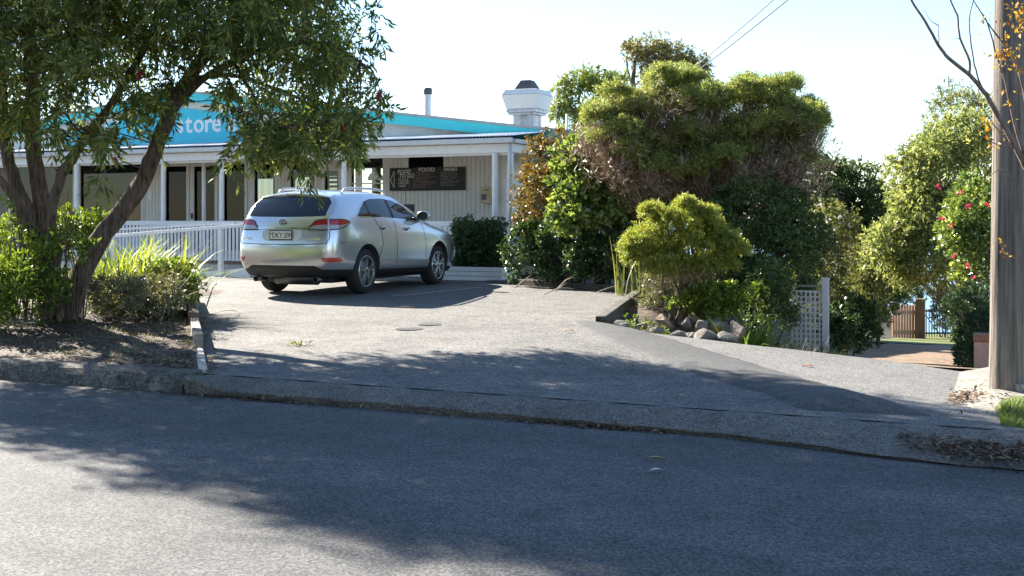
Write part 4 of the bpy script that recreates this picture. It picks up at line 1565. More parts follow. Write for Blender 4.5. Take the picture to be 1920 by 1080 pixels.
# glass
WB = [(-0.24, 1.262), (0.0, 1.252), (1.0, 1.222), (2.1, 1.162)]
WT = [(-0.24, 1.275), (-0.05, 1.40), (0.18, 1.515), (0.40, 1.555), (0.85, 1.57), (1.3, 1.54), (1.62, 1.45), (2.1, 1.19)]
for s in (1, -1):
    c = side_c(s)
    def clip(tab, a, b_):
        return [(a, interp(tab, a))] + [p for p in tab if a < p[0] < b_] + [(b_, interp(tab, b_))]
    for nm, a, b_ in (('quarter_window', -0.24, 0.17), ('rear_door_window', 0.20, 0.98), ('front_door_window', 1.06, 2.08)):
        patch(nm, c, clip(WB, a, b_), clip(WT, a, b_), 'car_glass', car, nx=26, nz=10, off=0.003)
    patch('door_pillar', c, clip(WB, 0.975, 1.065), clip(WT, 0.975, 1.065), 'car_black', car, nx=3, nz=10, off=0.005)
    patch('window_divider', c, clip(WB, 0.165, 0.205), clip(WT, 0.165, 0.205), 'car_black', car, nx=2, nz=10, off=0.005)
    seam('window_trim', c, WB, 'chrome', car, w=0.018, off=0.006)
    seam('window_trim', c, [(-0.25, 1.262)] + WT[:], 'chrome', car, w=0.012, off=0.006, dens=10)
    # door seams
    seam('door_gap', c, [(0.36, 0.52), (0.52, 0.80), (0.50, 1.0), (0.30, 1.235)], 'car_gap', car)
    seam('door_gap', c, [(1.03, 0.40), (1.04, 0.8), (1.02, 1.20)], 'car_gap', car)
    seam('door_gap', c, [(2.16, 0.42), (2.18, 0.8), (2.10, 1.16)], 'car_gap', car)
    seam('door_gap', c, [(0.44, 0.405), (2.2, 0.385)], 'car_gap', car)
    # sill cladding
    patch('sill_trim', c, [(0.43, 0.27), (2.32, 0.235)], [(0.43, 0.385), (2.32, 0.36)], 'car_black', car, nx=20, nz=4, off=0.006)
    patch('bumper_gap', c, [(-0.86, 0.845), (-0.46, 0.845)], [(-0.86, 0.850), (-0.46, 0.850)], 'car_gap', car, nx=10, nz=1, off=0.003)
    # handles
    for y in (0.55, 1.42):
        z = interp([(0.5, 1.075), (1.45, 1.05)], y)
        p, n_ = c(y, z)
        hnd = MB().tube([p + n_ * 0.012 + Vector((0, -0.10, 0)), p + n_ * 0.040 + Vector((0, -0.05, 0.004)), p + n_ * 0.042 + Vector((0, 0.05, 0.002)), p + n_ * 0.012 + Vector((0, 0.10, -0.004))], [0.012, 0.016, 0.016, 0.012], 8)
        hnd.build('door_handle', MATS['car_silver'], car, smooth=True, local=True)
        patch('handle_recess', c, [(y - 0.07, z - 0.03), (y, z - 0.042), (y + 0.07, z - 0.03)], [(y - 0.07, z + 0.025), (y, z + 0.03), (y + 0.07, z + 0.025)], 'alloy_dark', car, nx=8, nz=4, off=0.002)
    # mirrors
    p, n_ = c(2.04, 1.19)
    mm = MB()
    cx, cy, cz = 0.99 * s, 2.00, 1.275
    mm.lathe([(0.0, 0.10), (0.06, 0.092), (0.088, 0.05), (0.10, 0.0), (0.098, -0.045), (0.085, -0.05)], (0, 0, 0), axis='y', seg=20)
    mm.v = [(cx + x * 1.25, cy + y, cz + z * 0.88) for x, y, z in mm.v]
    mir = mm.build('mirror', MATS['car_silver'], car, smooth=True, local=True)
    gl = MB().lathe([(0.0, -0.047), (0.08, -0.047)], (0, 0, 0), axis='y', seg=20)
    gl.v = [(cx + x * 1.25, cy + y, cz + z * 0.88) for x, y, z in gl.v]
    gl.build('mirror_glass', MATS['chrome'], mir, local=True)
    MB().tube([(p.x - 0.02 * s, 2.04, 1.185), (0.93 * s, 2.02, 1.205), (0.97 * s, 2.01, 1.235)], [0.035, 0.028, 0.03], 8).build('mirror_arm', MATS['car_silver'], mir, smooth=True, local=True)
    # roof rails
    rpt = []
    for t in np.linspace(0, 1, 15):
        y = lerp(-0.28, 1.32, t)
        q, _ = top_c(0.60 * s, y)
        lift = 0.075 * min(1, math.sin(math.pi * min(max(t, 0), 1)) * 3.2) ** 0.8
        rpt.append(q + Vector((0, 0, lift - 0.004)))
    MB().tube(rpt, [0.012] + [0.021] * 13 + [0.012], 10).build('roof_rail', MATS['iron_sheet'], car, smooth=True, local=True)
    # tail lamps: one part on the tailgate, one on the wing, red above, clear below
    cc = corner_c(s)
    inner_b = [(13, 1.052), (30, 1.045), (37, 1.050)]
    inner_m = [(13, 1.060), (20, 1.115), (37, 1.13)]
    inner_t = [(13, 1.066), (22, 1.185), (26, 1.20), (37, 1.21)]
    outer_b = [(39, 1.050), (50, 1.058), (63, 1.10), (74, 1.165)]
    outer_m = [(39, 1.125), (55, 1.125), (66, 1.14), (74, 1.170)]
    outer_t = [(39, 1.21), (55, 1.212), (66, 1.20), (74, 1.175)]
    lt = patch('tail_lamp', cc, inner_m, inner_t, 'lamp_red', car, nx=16, nz=5, off=0.010)
    patch('clear_lens', cc, inner_b, inner_m, 'lamp_clear', lt, nx=16, nz=4, off=0.010)
    lt = patch('tail_lamp', cc, outer_m, outer_t, 'lamp_red', car, nx=18, nz=5, off=0.010)
    patch('clear_lens', cc, outer_b, outer_m, 'lamp_clear', lt, nx=18, nz=4, off=0.010)
    seam('lamp_rim', cc, inner_b[::-1] + inner_t[0:] , 'car_gap', car, w=0.016, off=0.0125, dens=8)
    seam('lamp_rim', cc, outer_b + outer_t[::-1], 'car_gap', car, w=0.016, off=0.0125, dens=8)
    # bumper reflectors
    patch('reflector', cc, [(29, 0.605), (33, 0.545), (52, 0.545), (56, 0.56)], [(29, 0.615), (52, 0.615), (56, 0.565)], 'reflector_red', car, nx=12, nz=3, off=0.007)
    # exhaust tips
    MB().lathe([(0.035, -0.98), (0.042, -0.99), (0.042, -0.70), (0.0, -0.70)], (0.55 * s, 0, 0.26), axis='y', seg=16).build('exhaust_tip', MATS['alloy_dark'], car, smooth=True, local=True)

# rear window, spoiler, tailgate outline, plate recess
RWB = [(-0.70, 1.27), (-0.5, 1.258), (0, 1.252), (0.5, 1.258), (0.70, 1.27)]
RWT = [(-0.70, 1.48), (-0.62, 1.555), (0, 1.585), (0.62, 1.555), (0.70, 1.48)]
patch('rear_window', rear_c, RWB, RWT, 'car_glass', car, nx=40, nz=10, off=0.004)
sp = []
for y, z in ((-0.36, 0.02), (-0.60, 0.018), (-0.76, -0.012)):
    sp.append((y, z))
spm = MB()
ns = 20
for i in range(ns + 1):
    x = lerp(-0.635, 0.635, i / ns)
    e = 1 - abs(x / 0.635) ** 6
    zt_ = interp([(0, 1.672), (0.4, 1.655), (0.635, 1.615)], abs(x))
    yr = -0.735 + 0.05 * (x / 0.635) ** 2
    for y, z in ((-0.30, zt_ + 0.004), (-0.52, zt_ - 0.006), (yr, zt_ - 0.040), (yr, zt_ - 0.066), (-0.60, zt_ - 0.085), (-0.45, zt_ - 0.09)):
        spm.v.append((x, y, z))
for i in range(ns):
    for j in range(5):
        a = i * 6 + j
        spm.f.append((a, a + 6, a + 7, a + 1))
spm.f.append(tuple(range(6)))
spm.f.append(tuple(ns * 6 + j for j in reversed(range(6))))
spo = spm.build('spoiler', MATS['car_silver'], car, local=True, bevel=0.008)
MB().box(-0.14, 0.14, -0.742, -0.732, 1.612, 1.628).build('brake_lamp', MATS['lamp_clear'], spo, local=True)
TG = [(-0.80, 1.045), (-0.815, 0.93), (-0.78, 0.835), (-0.5, 0.822), (0, 0.815), (0.5, 0.822), (0.78, 0.835), (0.815, 0.93), (0.80, 1.045)]
seam('tailgate_gap', rear_c, TG, 'car_gap', car, w=0.011, off=0.004, dens=12)
patch('plate_recess', rear_c, [(-0.36, 0.925), (-0.28, 0.87), (0.28, 0.87), (0.36, 0.925)], [(-0.36, 1.02), (-0.30, 1.055), (0.30, 1.055), (0.36, 1.02)], 'gutter_paint', car, nx=20, nz=4, off=0.002)
patch('garnish', rear_c, [(-0.46, 1.058), (0.46, 1.058)], [(-0.46, 1.082), (0.46, 1.082)], 'chrome', car, nx=24, nz=2, off=0.016)
patch('bumper_valance', rear_c, [(-0.70, 0.33), (0.70, 0.33)], [(-0.70, 0.42), (-0.58, 0.485), (0.58, 0.485), (0.70, 0.42)], 'car_black', car, nx=36, nz=5, off=0.008)
patch('tailgate_shelf', rear_c, [(-0.60, 0.80), (0.60, 0.80)], [(-0.60, 0.808), (0.60, 0.808)], 'chrome', car, nx=24, nz=1, off=0.004)
# underbody clutter
MB().box(-0.6, 0.6, -0.55, 3.3, 0.19, 0.33).build('underbody', MATS['car_black'], car, local=True, bevel=0.02)
MB().lathe([(0, -0.4), (0.11, -0.38), (0.11, 0.38), (0, 0.4)], (0, -0.62, 0.27), axis='x', seg=16).build('silencer', MATS['alloy_dark'], car, smooth=True, local=True)

# plate
pc, pn = rear_c(0, 0.965)
pfw, pfh = 0.19, 0.062
py_ = pc.y - 0.022
plate = MB().box(-pfw - 0.018, pfw + 0.018, py_, py_ + 0.012, 0.965 - pfh - 0.020, 0.965 + pfh + 0.016).build('number_plate', MATS['dark_plate'], car, local=True, bevel=0.004)
MB().box(-pfw, pfw, py_ - 0.003, py_ + 0.004, 0.965 - pfh, 0.965 + pfh).build('plate_face', MATS['plate_white'], plate, local=True)
text_mesh('plate_text', 'DKY\u00b720N', 0.118, MATS['dark_plate'], plate, (-0.158, py_ - 0.004, 0.965 - 0.041), FACE_FRONT, ext=0.001, xs=0.80, bold=0.001)
text_mesh('plate_text', 'NSW', 0.030, MATS['dark_plate'], plate, (-0.184, py_ - 0.004, 0.965 + 0.015), FACE_FRONT, ext=0.001, xs=0.5)
# emblem: oval ring with a bent stroke
em = MB()
ec, en = rear_c(0, 1.165)
ye = ec.y - 0.012
for i in range(28):
    a0, a1 = 2 * math.pi * i / 28, 2 * math.pi * (i + 1) / 28
    em.bar((0.062 * math.cos(a0), ye, 1.165 + 0.045 * math.sin(a0)), (0.062 * math.cos(a1), ye, 1.165 + 0.045 * math.sin(a1)), 0.009, 0.010, up=(0, 1, 0))
em.bar((0.018, ye, 1.165 + 0.040), (-0.026, ye, 1.165 - 0.012), 0.012, 0.010, up=(0, 1, 0))
em.bar((-0.028, ye, 1.165 - 0.014), (0.055, ye, 1.165 - 0.014), 0.012, 0.010, up=(0, 1, 0))
emo = em.build('emblem', MATS['alloy_dark'], car, local=True)
eb = MB().lathe([(0.0, ye + 0.006), (0.060, ye + 0.006)], (0, 0, 0), axis='y', seg=24)
eb.v = [(x, y, 1.165 + z * 0.72) for x, y, z in eb.v]
eb.build('emblem_ground', MATS['iron_sheet'], emo, local=True)
q, _ = rear_c(-0.66, 0.905)
text_mesh('badge', 'LEXUS', 0.048, MATS['chrome'], car, (-0.74, q.y - 0.004, 0.893), Euler((R(90), 0, R(-6))), ext=0.002, xs=1.3)
q, _ = rear_c(0.62, 0.905)
text_mesh('badge', 'RX 450h', 0.048, MATS['chrome'], car, (0.48, q.y - 0.018, 0.893), Euler((R(90), 0, R(6))), ext=0.002, xs=1.2)


# wheels
def wheel(x, y, s):
    o = bpy.data.objects.new('wheel', None)
    col.objects.link(o)
    o.parent = car
    o.location = (x, y, 0.368)
    o.rotation_euler = (0, 0, 0 if s > 0 else math.pi)
    ORG[o.name] = Vector((0, 0, 0))
    return o


ty = MB().lathe([(0.245, -0.225), (0.30, -0.232), (0.345, -0.222), (0.362, -0.195), (0.368, -0.16), (0.368, -0.07), (0.362, -0.035), (0.345, -0.008), (0.30, 0.004), (0.258, -0.004), (0.250, -0.03)], (0, 0, 0), axis='x', seg=48)
tyre_me = ty.mesh('tyre', smooth=True)
rim = MB().lathe([(0.252, -0.225), (0.252, -0.01), (0.246, 0.002), (0.236, -0.002), (0.230, -0.03), (0.215, -0.11), (0.0, -0.12)], (0, 0, 0), axis='x', seg=48)
rim_me = rim.mesh('rim', smooth=True)
spk = MB()
for i in range(5):
    for da in (-0.17, 0.17):
        a = 2 * math.pi * i / 5 + 0.3
        r0_, r1_ = 0.045, 0.238
        a0, a1 = a + da * 0.55, a + da * 1.05
        p0 = Vector((-0.012, r0_ * math.cos(a0), r0_ * math.sin(a0)))
        p1 = Vector((-0.008, r1_ * math.cos(a1), r1_ * math.sin(a1)))
        spk.bar(p0, p1, 0.017, 0.03, up=(1, 0, 0))
spk.lathe([(0.065, -0.04), (0.062, 0.0), (0.045, 0.006), (0.0, 0.006)], (0, 0, 0), axis='x', seg=20)
spk_me = spk.mesh('spokes')
lip_me = MB().lathe([(0.240, -0.006), (0.247, 0.005), (0.256, 0.005), (0.258, -0.004)], (0, 0, 0), axis='x', seg=48).mesh('rim_edge', smooth=True)
hub_me = MB().lathe([(0.030, 0.004), (0.028, 0.010), (0, 0.011)], (0, 0, 0), axis='x', seg=16).mesh('hub_cap')
disc_me = MB().lathe([(0.165, -0.085), (0.165, -0.075), (0.06, -0.07), (0, -0.07)], (0, 0, 0), axis='x', seg=32).mesh('brake_disc')
for x, y, s in ((0.925, 0, 1), (-0.925, 0, -1), (0.925, 2.74, 1), (-0.925, 2.74, -1)):
    w = wheel(x, y, s)
    link('tyre', tyre_me, MATS['tyre'], w)
    link('rim', rim_me, MATS['alloy_dark'], w)
    link('spokes', spk_me, MATS['alloy'], w)
    link('rim_edge', lip_me, MATS['alloy'], w)
    link('hub_cap', hub_me, MATS['dark_plate'], w)
    link('brake_disc', disc_me, MATS['zinc'], w)


# ================================================================== PLANTS
def tree(name, label, cat, base, group=None):
    return thing(name, label, cat, tuple(base), group)


def arr(l): return np.array([tuple(p) for p in l], float)


# ---- bottlebrush tree on the soil bank
TD = 14.4
tb = pt(118, 592, TD)
bt = tree('bottlebrush_tree', 'large multi-stemmed bottlebrush tree leaning over the soil bank', 'tree', tb)
stems = [  # px, py, depth offset
    ([(126, 600, 0), (150, 520, 0), (186, 450, -.05), (236, 388, -.1), (276, 320, -.15), (302, 255, -.2), (335, 175, -.3), (385, 105, -.4), (440, 30, -.5), (480, -90, -.6), (500, -230, -.6)], 0.155, 0.05),
    ([(96, 600, .1), (84, 480, .1), (76, 370, .15), (64, 275, .2), (60, 190, .2), (55, 90, .2), (64, -20, .1), (90, -160, 0), (120, -330, 0), (130, -470, 0)], 0.135, 0.04),
    ([(90, 595, 0), (70, 480, 0), (52, 400, 0), (24, 325, 0), (8, 255, 0), (2, 150, .1), (-14, 40, .2), (-40, -120, .3), (-60, -300, .3)], 0.11, 0.04),
    ([(104, 590, -.1), (98, 480, -.1), (96, 400, -.15), (116, 330, -.2), (150, 272, -.2), (190, 222, -.2), (236, 150, -.1), (290, 50, 0), (330, -100, .1), (345, -260, .2)], 0.085, 0.035),
    ([(60, 560, -.1), (46, 450, -.1), (34, 395, -.2), (8, 345, -.3), (-30, 315, -.4), (-90, 270, -.5)], 0.07, 0.035),
]
stems += [
    ([(322, 205, -.3), (380, 150, -.5), (450, 110, -.8), (540, 80, -1.0), (630, 90, -1.1), (690, 130, -1.2)], 0.06, 0.012),
    ([(350, 150, -.3), (430, 140, -.2), (500, 160, .1), (570, 190, .3), (620, 230, .3)], 0.04, 0.010),
    ([(400, 85, -.4), (480, 20, -.3), (580, -30, 0), (660, -20, .2)], 0.05, 0.012),
    ([(440, 120, -.8), (470, 170, -1.0), (490, 220, -1.1), (500, 255, -1.1)], 0.03, 0.008),
    ([(230, 160, -.1), (180, 120, -.5), (140, 100, -.9), (110, 110, -1.2)], 0.035, 0.010),
    ([(62, 180, .2), (120, 130, .3), (180, 90, .6), (240, 40, .9)], 0.05, 0.012)]
tm = MB()
tips = []
for pts, r0, r1 in stems:
    P3 = [pt(x, y, TD + d) for x, y, d in pts]
    q, rr_ = limb(P3, r0 * 0.88, r1, sub=4, jit=0.012)
    tm.tube(q, rr_, 22, wob=0.16)
    tips.append(P3)
trunk_o = tm.build('trunk', MATS['bark_bottlebrush'], bt, smooth=True)


def ylow(px):
    return interp([(-500, 120), (-50, 235), (60, 215), (150, 265), (230, 240), (262, 175), (300, 190), (330, 150), (425, 165), (450, 262), (520, 272), (600, 250), (660, 255), (700, 200), (735, 170)], px)
def xright(py):
    return interp([(-900, 330), (-600, 520), (-350, 640), (-100, 690), (60, 700), (170, 722), (230, 668), (280, 600), (330, 490)], py)


cc_ = []
tries = 0
while len(cc_) < 1120 and tries < 200000:
    tries += 1
    d = random.uniform(12.2, 16.6)
    px, py = random.uniform(-480, 720), random.uniform(-640, 290)
    k = TD / d
    if py > ylow(px) - 44 or px > xright(py) - 34: continue
    if px < -420 + abs(py + 150) * 0.25: continue
    # crown is a flattened dome: thin out towards front and back at its edges
    w = 1 - ((px - 130) / 640) ** 2 * 0.5 - max(0, (-py - 150) / 620) ** 2 * 0.7
    if abs(d - 14.4) > 2.3 * max(w, 0.15): continue
    if py > 120 and abs(d - 14.2) > 1.4: continue
    if 140 < px < 285 and py > 150: continue
    if 300 < px < 452 and py > 95: continue
    c0 = pt(px, py, d)
    if c0.y < 8.9: continue
    if py > 60 and px > 430 and random.random() < 0.2: continue
    cc_.append(c0)
C = arr(cc_)
rad = np.where(C[:, 2] < 4.0, 0.24, 0.34) + 0.14 * rng.random(len(C))
crown_v = twiggy(C, rad, 14, 16, 0.095, 0.023, droop=0.55, spread=0.75, fill=0.15)
quads_mesh('crown', crown_v, MATS['leaf_bottlebrush'], bt)
# drooping outer sprays at the lower edge
hang = []
for _ in range(110):
    px = random.choice([random.uniform(180, 330), random.uniform(420, 690), random.uniform(420, 690), random.uniform(-20, 200)])
    y0 = ylow(px)
    hang.append(pt(px, y0 + random.uniform(-30, 14), random.uniform(12.6, 14.6)))
for px, py in ((725, 165), (735, 195), (722, 60), (715, 20), (710, 110), (205, 325), (300, 255), (440, 300), (575, 300), (590, 332)):
    hang.append(pt(px - 14, py, random.uniform(12.8, 13.8)))
CH = arr(hang)
quads_mesh('spray', twiggy(CH, np.full(len(CH), 0.20), 6, 12, 0.11, 0.027, droop=0.8, spread=0.7, fill=0.1), MATS['leaf_bottlebrush'], bt)
# twigs and small limbs tie the sprays to the stems
alln = [a.lerp(b_, f) for t in tips for a, b_ in zip(t[2:-1], t[3:]) for f in (0.0, 0.25, 0.5, 0.75)]
tw = MB()
for i, c in enumerate(list(C[::2]) + list(CH)):
    c = Vector(c)
    n = min(alln, key=lambda p: (p - c).length + (0.8 if p.z > c.z + 0.8 else 0))
    if (n - c).length > 1.5: continue
    mid = n.lerp(c, 0.55) + Vector((random.uniform(-.1, .1), random.uniform(-.1, .1), 0.12))
    tw.tube([n, mid, c], [0.011, 0.007, 0.003], 5, cap=False)
tag(tw.build('twigs', MATS['bark_bottlebrush'], bt, smooth=True), kind='stuff')
for px, py in ((216, 301), (640, 238), (710, 178), (262, 142)):
    c = pt(px, py, 13.3)
    fm = MB()
    for k in range(60):
        a = random.uniform(0, 2 * math.pi)
        h_ = random.uniform(-0.045, 0.045)
        d = Vector((math.cos(a), math.sin(a), 0))
        p = c + Vector((0, 0, h_))
        fm.tube([p, p + d * 0.035 + Vector((0, 0, -0.006))], [0.004, 0.003], 3, cap=False)
    tag(fm.build('flower', MATS['petal_red'], bt), kind=None)

# ---- leafy shoots round its foot
us_ = tree('leafy_shrub', 'leafy green shrub of shoots crowding the foot of the bottlebrush', 'shrub', pt(90, 600, 14.0))
cl = []
for _ in range(62):
    px, py = random.gauss(86, 60), random.uniform(385, 600) if random.random() < 0.45 else random.uniform(460, 600)
    if px > interp([(385, 100), (430, 150), (480, 160), (520, 130), (560, 118), (600, 100)], py) + 10: continue
    cl.append(pt(px, py, random.uniform(13.5, 14.25)))
for _ in range(34):
    cl.append(pt(random.uniform(100, 190), random.uniform(400, 440) + random.uniform(0, 25), random.uniform(14.8, 15.4)))
for _ in range(70):
    cl.append(pt(random.uniform(-60, 45), random.uniform(500, 610), random.uniform(13.2, 13.9)))
quads_mesh('foliage', twiggy(arr(cl), np.full(len(cl), 0.14), 9, 9, 0.065, 0.024, bias=(0, 0, 0.45), spread=0.9), MATS['leaf_understory'], us_)
st = MB()
for _ in range(46):
    x, y = random.uniform(20, 160), random.uniform(590, 604)
    a = pt(x, y, 13.9)
    st.tube([a, a + Vector((random.uniform(-.2, .2), 0, .6)), a + Vector((random.uniform(-.35, .35), random.uniform(-.1, .1), random.uniform(.9, 1.5)))], [0.009, 0.007, 0.003], 5, cap=False)
tag(st.build('stems', MATS['bark_bottlebrush'], us_), kind='stuff')

# ---- strappy clump and grey ground cover behind the sleepers
sc2 = tree('strap_leaf_clump', 'sunlit clump of long arching strap leaves beside the ramp', 'plant', pt(262, 545, 16.6))
bp_ = []
for _ in range(950):
    p = pt(random.gauss(262, 42), 548, 16.0 + random.gauss(0, 0.4))
    bp_.append((p.x, p.y, 0.42))
blades(np.array(bp_), 1.10, 0.024, 0.95, MATS['leaf_strap'], 'leaves', sc2, arch=1.15)
bp_ = []
for _ in range(300):
    p = pt(random.uniform(150, 350), 560, 15.9 + random.gauss(0, 0.35))
    bp_.append((p.x, p.y, 0.40))
sc3 = tree('low_shrub', 'low yellow-green leafy shrub spilling over the sleepers', 'shrub', pt(320, 560, 15.8))
cl = [pt(random.gauss(320, 20), random.uniform(500, 548), random.uniform(15.2, 16.4)) for _ in range(110)]
quads_mesh('foliage', twiggy(arr(cl), np.full(len(cl), 0.13), 9, 9, 0.055, 0.022, bias=(0, 0, 0.5)), MATS['leaf_understory'], sc3)
sc4 = tree('grey_groundcover', 'dry grey-green ground cover on the bank behind the leaning trunk', 'shrub', pt(240, 575, 15.0))
cl = [pt(random.uniform(160, 335), random.uniform(528, 582), random.uniform(14.2, 15.4)) for _ in range(150)]
cl = [c for c in cl if c.z < 0.85]
quads_mesh('foliage', twiggy(arr(cl), np.full(len(cl), 0.12), 9, 8, 0.045, 0.017, bias=(0, 0, 0.4)), MATS['leaf_grey'], sc4)
quads_mesh('dry_twigs', twiggy(arr(cl[:80]), np.full(80, 0.20), 6, 1, 0.28, 0.006, bias=(0, 0, 0.5)), MATS['twig_brown'], sc4)

# plants left of the tree, at the picture's edge
sc5 = tree('edge_shrub', 'rust-tinged bushy shrub at the left edge behind the tree', 'shrub', pt(-40, 560, 15.5))
cl = [pt(random.uniform(-140, 40), random.uniform(420, 570), random.uniform(14.9, 16)) for _ in range(120)]
quads_mesh('foliage', twiggy(arr(cl), np.full(len(cl), 0.17), 9, 9, 0.07, 0.02, bias=(0, 0, 0.3)), MATS['leaf_understory'], sc5)

# ---- hedge in the planter
hg = tree('planter_hedge', 'dense dark green bush filling the white planter box', 'shrub', ((pu0 + pu1) / 2, (pv0 + pv1) / 2, plz - 0.06))
cl = []
for _ in range(420):
    px, py = random.uniform(853, 946), random.uniform(409, 503)
    if py < 418 and random.random() < 0.5: continue
    v = random.uniform(pv0 + 0.08, pv1 - 0.05)
    cl.append(on_v(px, py, v))
quads_mesh('foliage', twiggy(arr(cl), np.full(len(cl), 0.10), 8, 9, 0.045, 0.026), MATS['leaf_hedge'], hg)
stm = MB()
for _ in range(10):
    x = random.uniform(pu0 + 0.3, pu1 - 0.1)
    y = random.uniform(pv0 + 0.15, pv1 - 0.15)
    stm.tube([(x, y, plz - 0.1), (x + random.uniform(-.1, .1), y, plz + 0.5), (x + random.uniform(-.15, .15), y, plz + 0.85)], [0.014, 0.010, 0.005], 6)
stm.build('stems', MATS['bark_grey'], hg)


def bush(name, label, mat, base, ells, rc, twigs, per, L, W, n, cat='shrub', droop=0.0, bias=(0, 0, 0.15), stems=6, group=None, low=-0.7, stem_mat='bark_grey', stem_r=0.025, spread=0.9, part='crown'):
    """ells: list of (px, py, d, rx, ry_depth, rz) ellipsoids in metres"""
    t = tree(name, label, cat, base, group)
    allc, allr, allb = [], [], []
    for (px, py, d, rx, ry, rz, *m) in ells:
        c = pt(px, py, d)
        nn = m[0] if m else n
        Pc, Rc, dr = shell_clumps((0, 0, 0), (rx, ry, rz), nn, rc, low=low)
        # ellipsoid axes follow the view: x across, y in depth
        X = Pc[:, 0:1] * np.array((cs, sn, 0)) + Pc[:, 1:2] * np.array((-sn, cs, 0)) + Pc[:, 2:3] * np.array((0, 0, 1)) + np.array(c)
        B = dr[:, 0:1] * np.array((cs, sn, 0)) + dr[:, 1:2] * np.array((-sn, cs, 0)) + dr[:, 2:3] * np.array((0, 0, 1))
        allc.append(X); allr.append(Rc); allb.append(B * 0.5)
    Cc, Rc, Bb = np.concatenate(allc), np.concatenate(allr), np.concatenate(allb)
    quads_mesh(part, twiggy(Cc, Rc, twigs, per, L, W, droop=droop, bias=bias, cbias=Bb, spread=spread), MATS[mat], t)
    b0 = Vector(base)
    sm = MB()
    if stems:
        for (px, py, d, rx, ry, rz, *m) in ells:
            c = pt(px, py, d)
            for k in range(max(1, stems // len(ells))):
                e = c + Vector((random.uniform(-.6, .6) * rx, random.uniform(-.6, .6) * ry, random.uniform(-.3, .5) * rz))
                s0 = b0 + Vector((random.uniform(-.15, .15), random.uniform(-.15, .15), -0.05))
                mid = s0.lerp(e, 0.5) + Vector((random.uniform(-.15, .15), random.uniform(-.1, .1), 0.1))
                q, r_ = limb([s0, mid, e], stem_r, stem_r * 0.25, sub=4, jit=0.01)
                sm.tube(q, r_, 7, cap=False)
        sm.build('trunk', MATS[stem_mat], t, smooth=True)
    return t, Cc


# ---- shrubs right of the store
bush('rusty_shrub', 'tall shrub with rust-orange and olive leaves against the verandah corner', 'leaf_rust', pt(1035, 528, 21.6),
     [(1045, 300, 22.3, .62, .55, .50, 60), (1012, 385, 22.0, .46, .55, .75, 70), (1080, 330, 22.3, .5, .5, .7, 50)], 0.20, 10, 10, 0.055, 0.026, 60, stems=12, droop=0.2)
bush('glossy_shrub', 'tall shrub with large glossy light green leaves under the paperbark', 'leaf_glossy', pt(1130, 532, 20.6),
     [(1120, 335, 20.4, .58, .5, .66, 110), (1100, 395, 20.2, .55, .5, .5, 80), (1165, 370, 20.2, .5, .5, .7, 80), (1090, 300, 20.6, .35, .3, .4, 40)], 0.17, 9, 8, 0.10, 0.058, 60, stems=12, bias=(0, 0, 0.35))
bush('dark_shrub', 'dark leafy shrub along the car park edging, right of the planter', 'leaf_hedge', pt(1060, 535, 20.9),
     [(995, 475, 21.4, .45, .3, .55, 70), (1060, 470, 21.0, .55, .35, .65, 90), (1130, 480, 20.4, .6, .4, .6, 90), (1185, 470, 20.1, .45, .4, .6, 70)], 0.15, 9, 9, 0.06, 0.032, 60, stems=12)
# ---- big paperbark
mel_base = pt(1300, 560, 20.0)
mel_base.z = H(mel_base.x, mel_base.y) + 0.03
mel = tree('paperbark_tree', 'broad paperbark tree with bright yellow-green cushions over brown twigs', 'tree', mel_base)
cush = [(1160, 210, .36), (1215, 172, .34), (1180, 250, .38), (1250, 210, .45), (1265, 156, .30), (1320, 172, .36), (1330, 215, .48), (1385, 195, .42), (1290, 255, .45), (1230, 275, .40), (1345, 265, .40), (1215, 300, .26), (1290, 330, .24), (1395, 290, .28), (1400, 245, .42), (1440, 175, .38), (1470, 215, .40), (1430, 230, .38), (1505, 235, .32), (1500, 270, .28), (1130, 230, .28), (1135, 265, .25), (1360, 300, .30), (1235, 320, .26), (1320, 305, .24), (1200, 215, .4), (1520, 215, .22), (1455, 185, .3)]
cush = [(px + random.uniform(-6, 6), py + random.uniform(-6, 6), r_ * random.uniform(0.62, 0.95)) for px, py, r_ in cush]
cush = [(px, py + 14 if py < 175 else py, r_) for px, py, r_ in cush]
cush += [(1518, 250, .24), (1505, 300, .18), (1522, 225, .17), (1470, 165, .24), (1410, 170, .22), (1240, 148, .2), (1285, 152, .2), (1120, 215, .2), (1150, 178, .2), (1345, 190, .26), (1485, 245, .26), (1445, 255, .22), (1170, 285, .22), (1268, 285, .26), (1320, 285, .24), (1375, 270, .24)]
Cm, Rm, Bm = [], [], []
for px, py, r_ in cush:
    for dd in (0, random.uniform(0.5, 1.1)):
        c = np.array(pt(px + random.uniform(-8, 8), py + (random.uniform(-12, 12) if dd else 0), (18.9 if py > 285 else 19.2) + dd * (0.3 if py > 285 else 1) + random.uniform(-.3, .3)))
        d_ = rand_dirs(46)
        d_[:, 2] = np.abs(d_[:, 2]) * 0.9 - 0.12
        Cm.append(c + d_ * np.array((r_, r_, r_ * 0.72)) * (0.55 + 0.75 * rng.random((46, 1)) ** 1.6))
        Rm.append(0.09 + 0.09 * rng.random(46))
        Bm.append(d_ * 0.8)
Cm, Rm, Bm = np.concatenate(Cm), np.concatenate(Rm), np.concatenate(Bm)
quads_mesh('crown', twiggy(Cm, Rm, 9, 10, 0.048, 0.011, bias=(0, 0, 0.6), cbias=Bm, spread=0.8, fill=0.0), MATS['leaf_melaleuca'], mel)
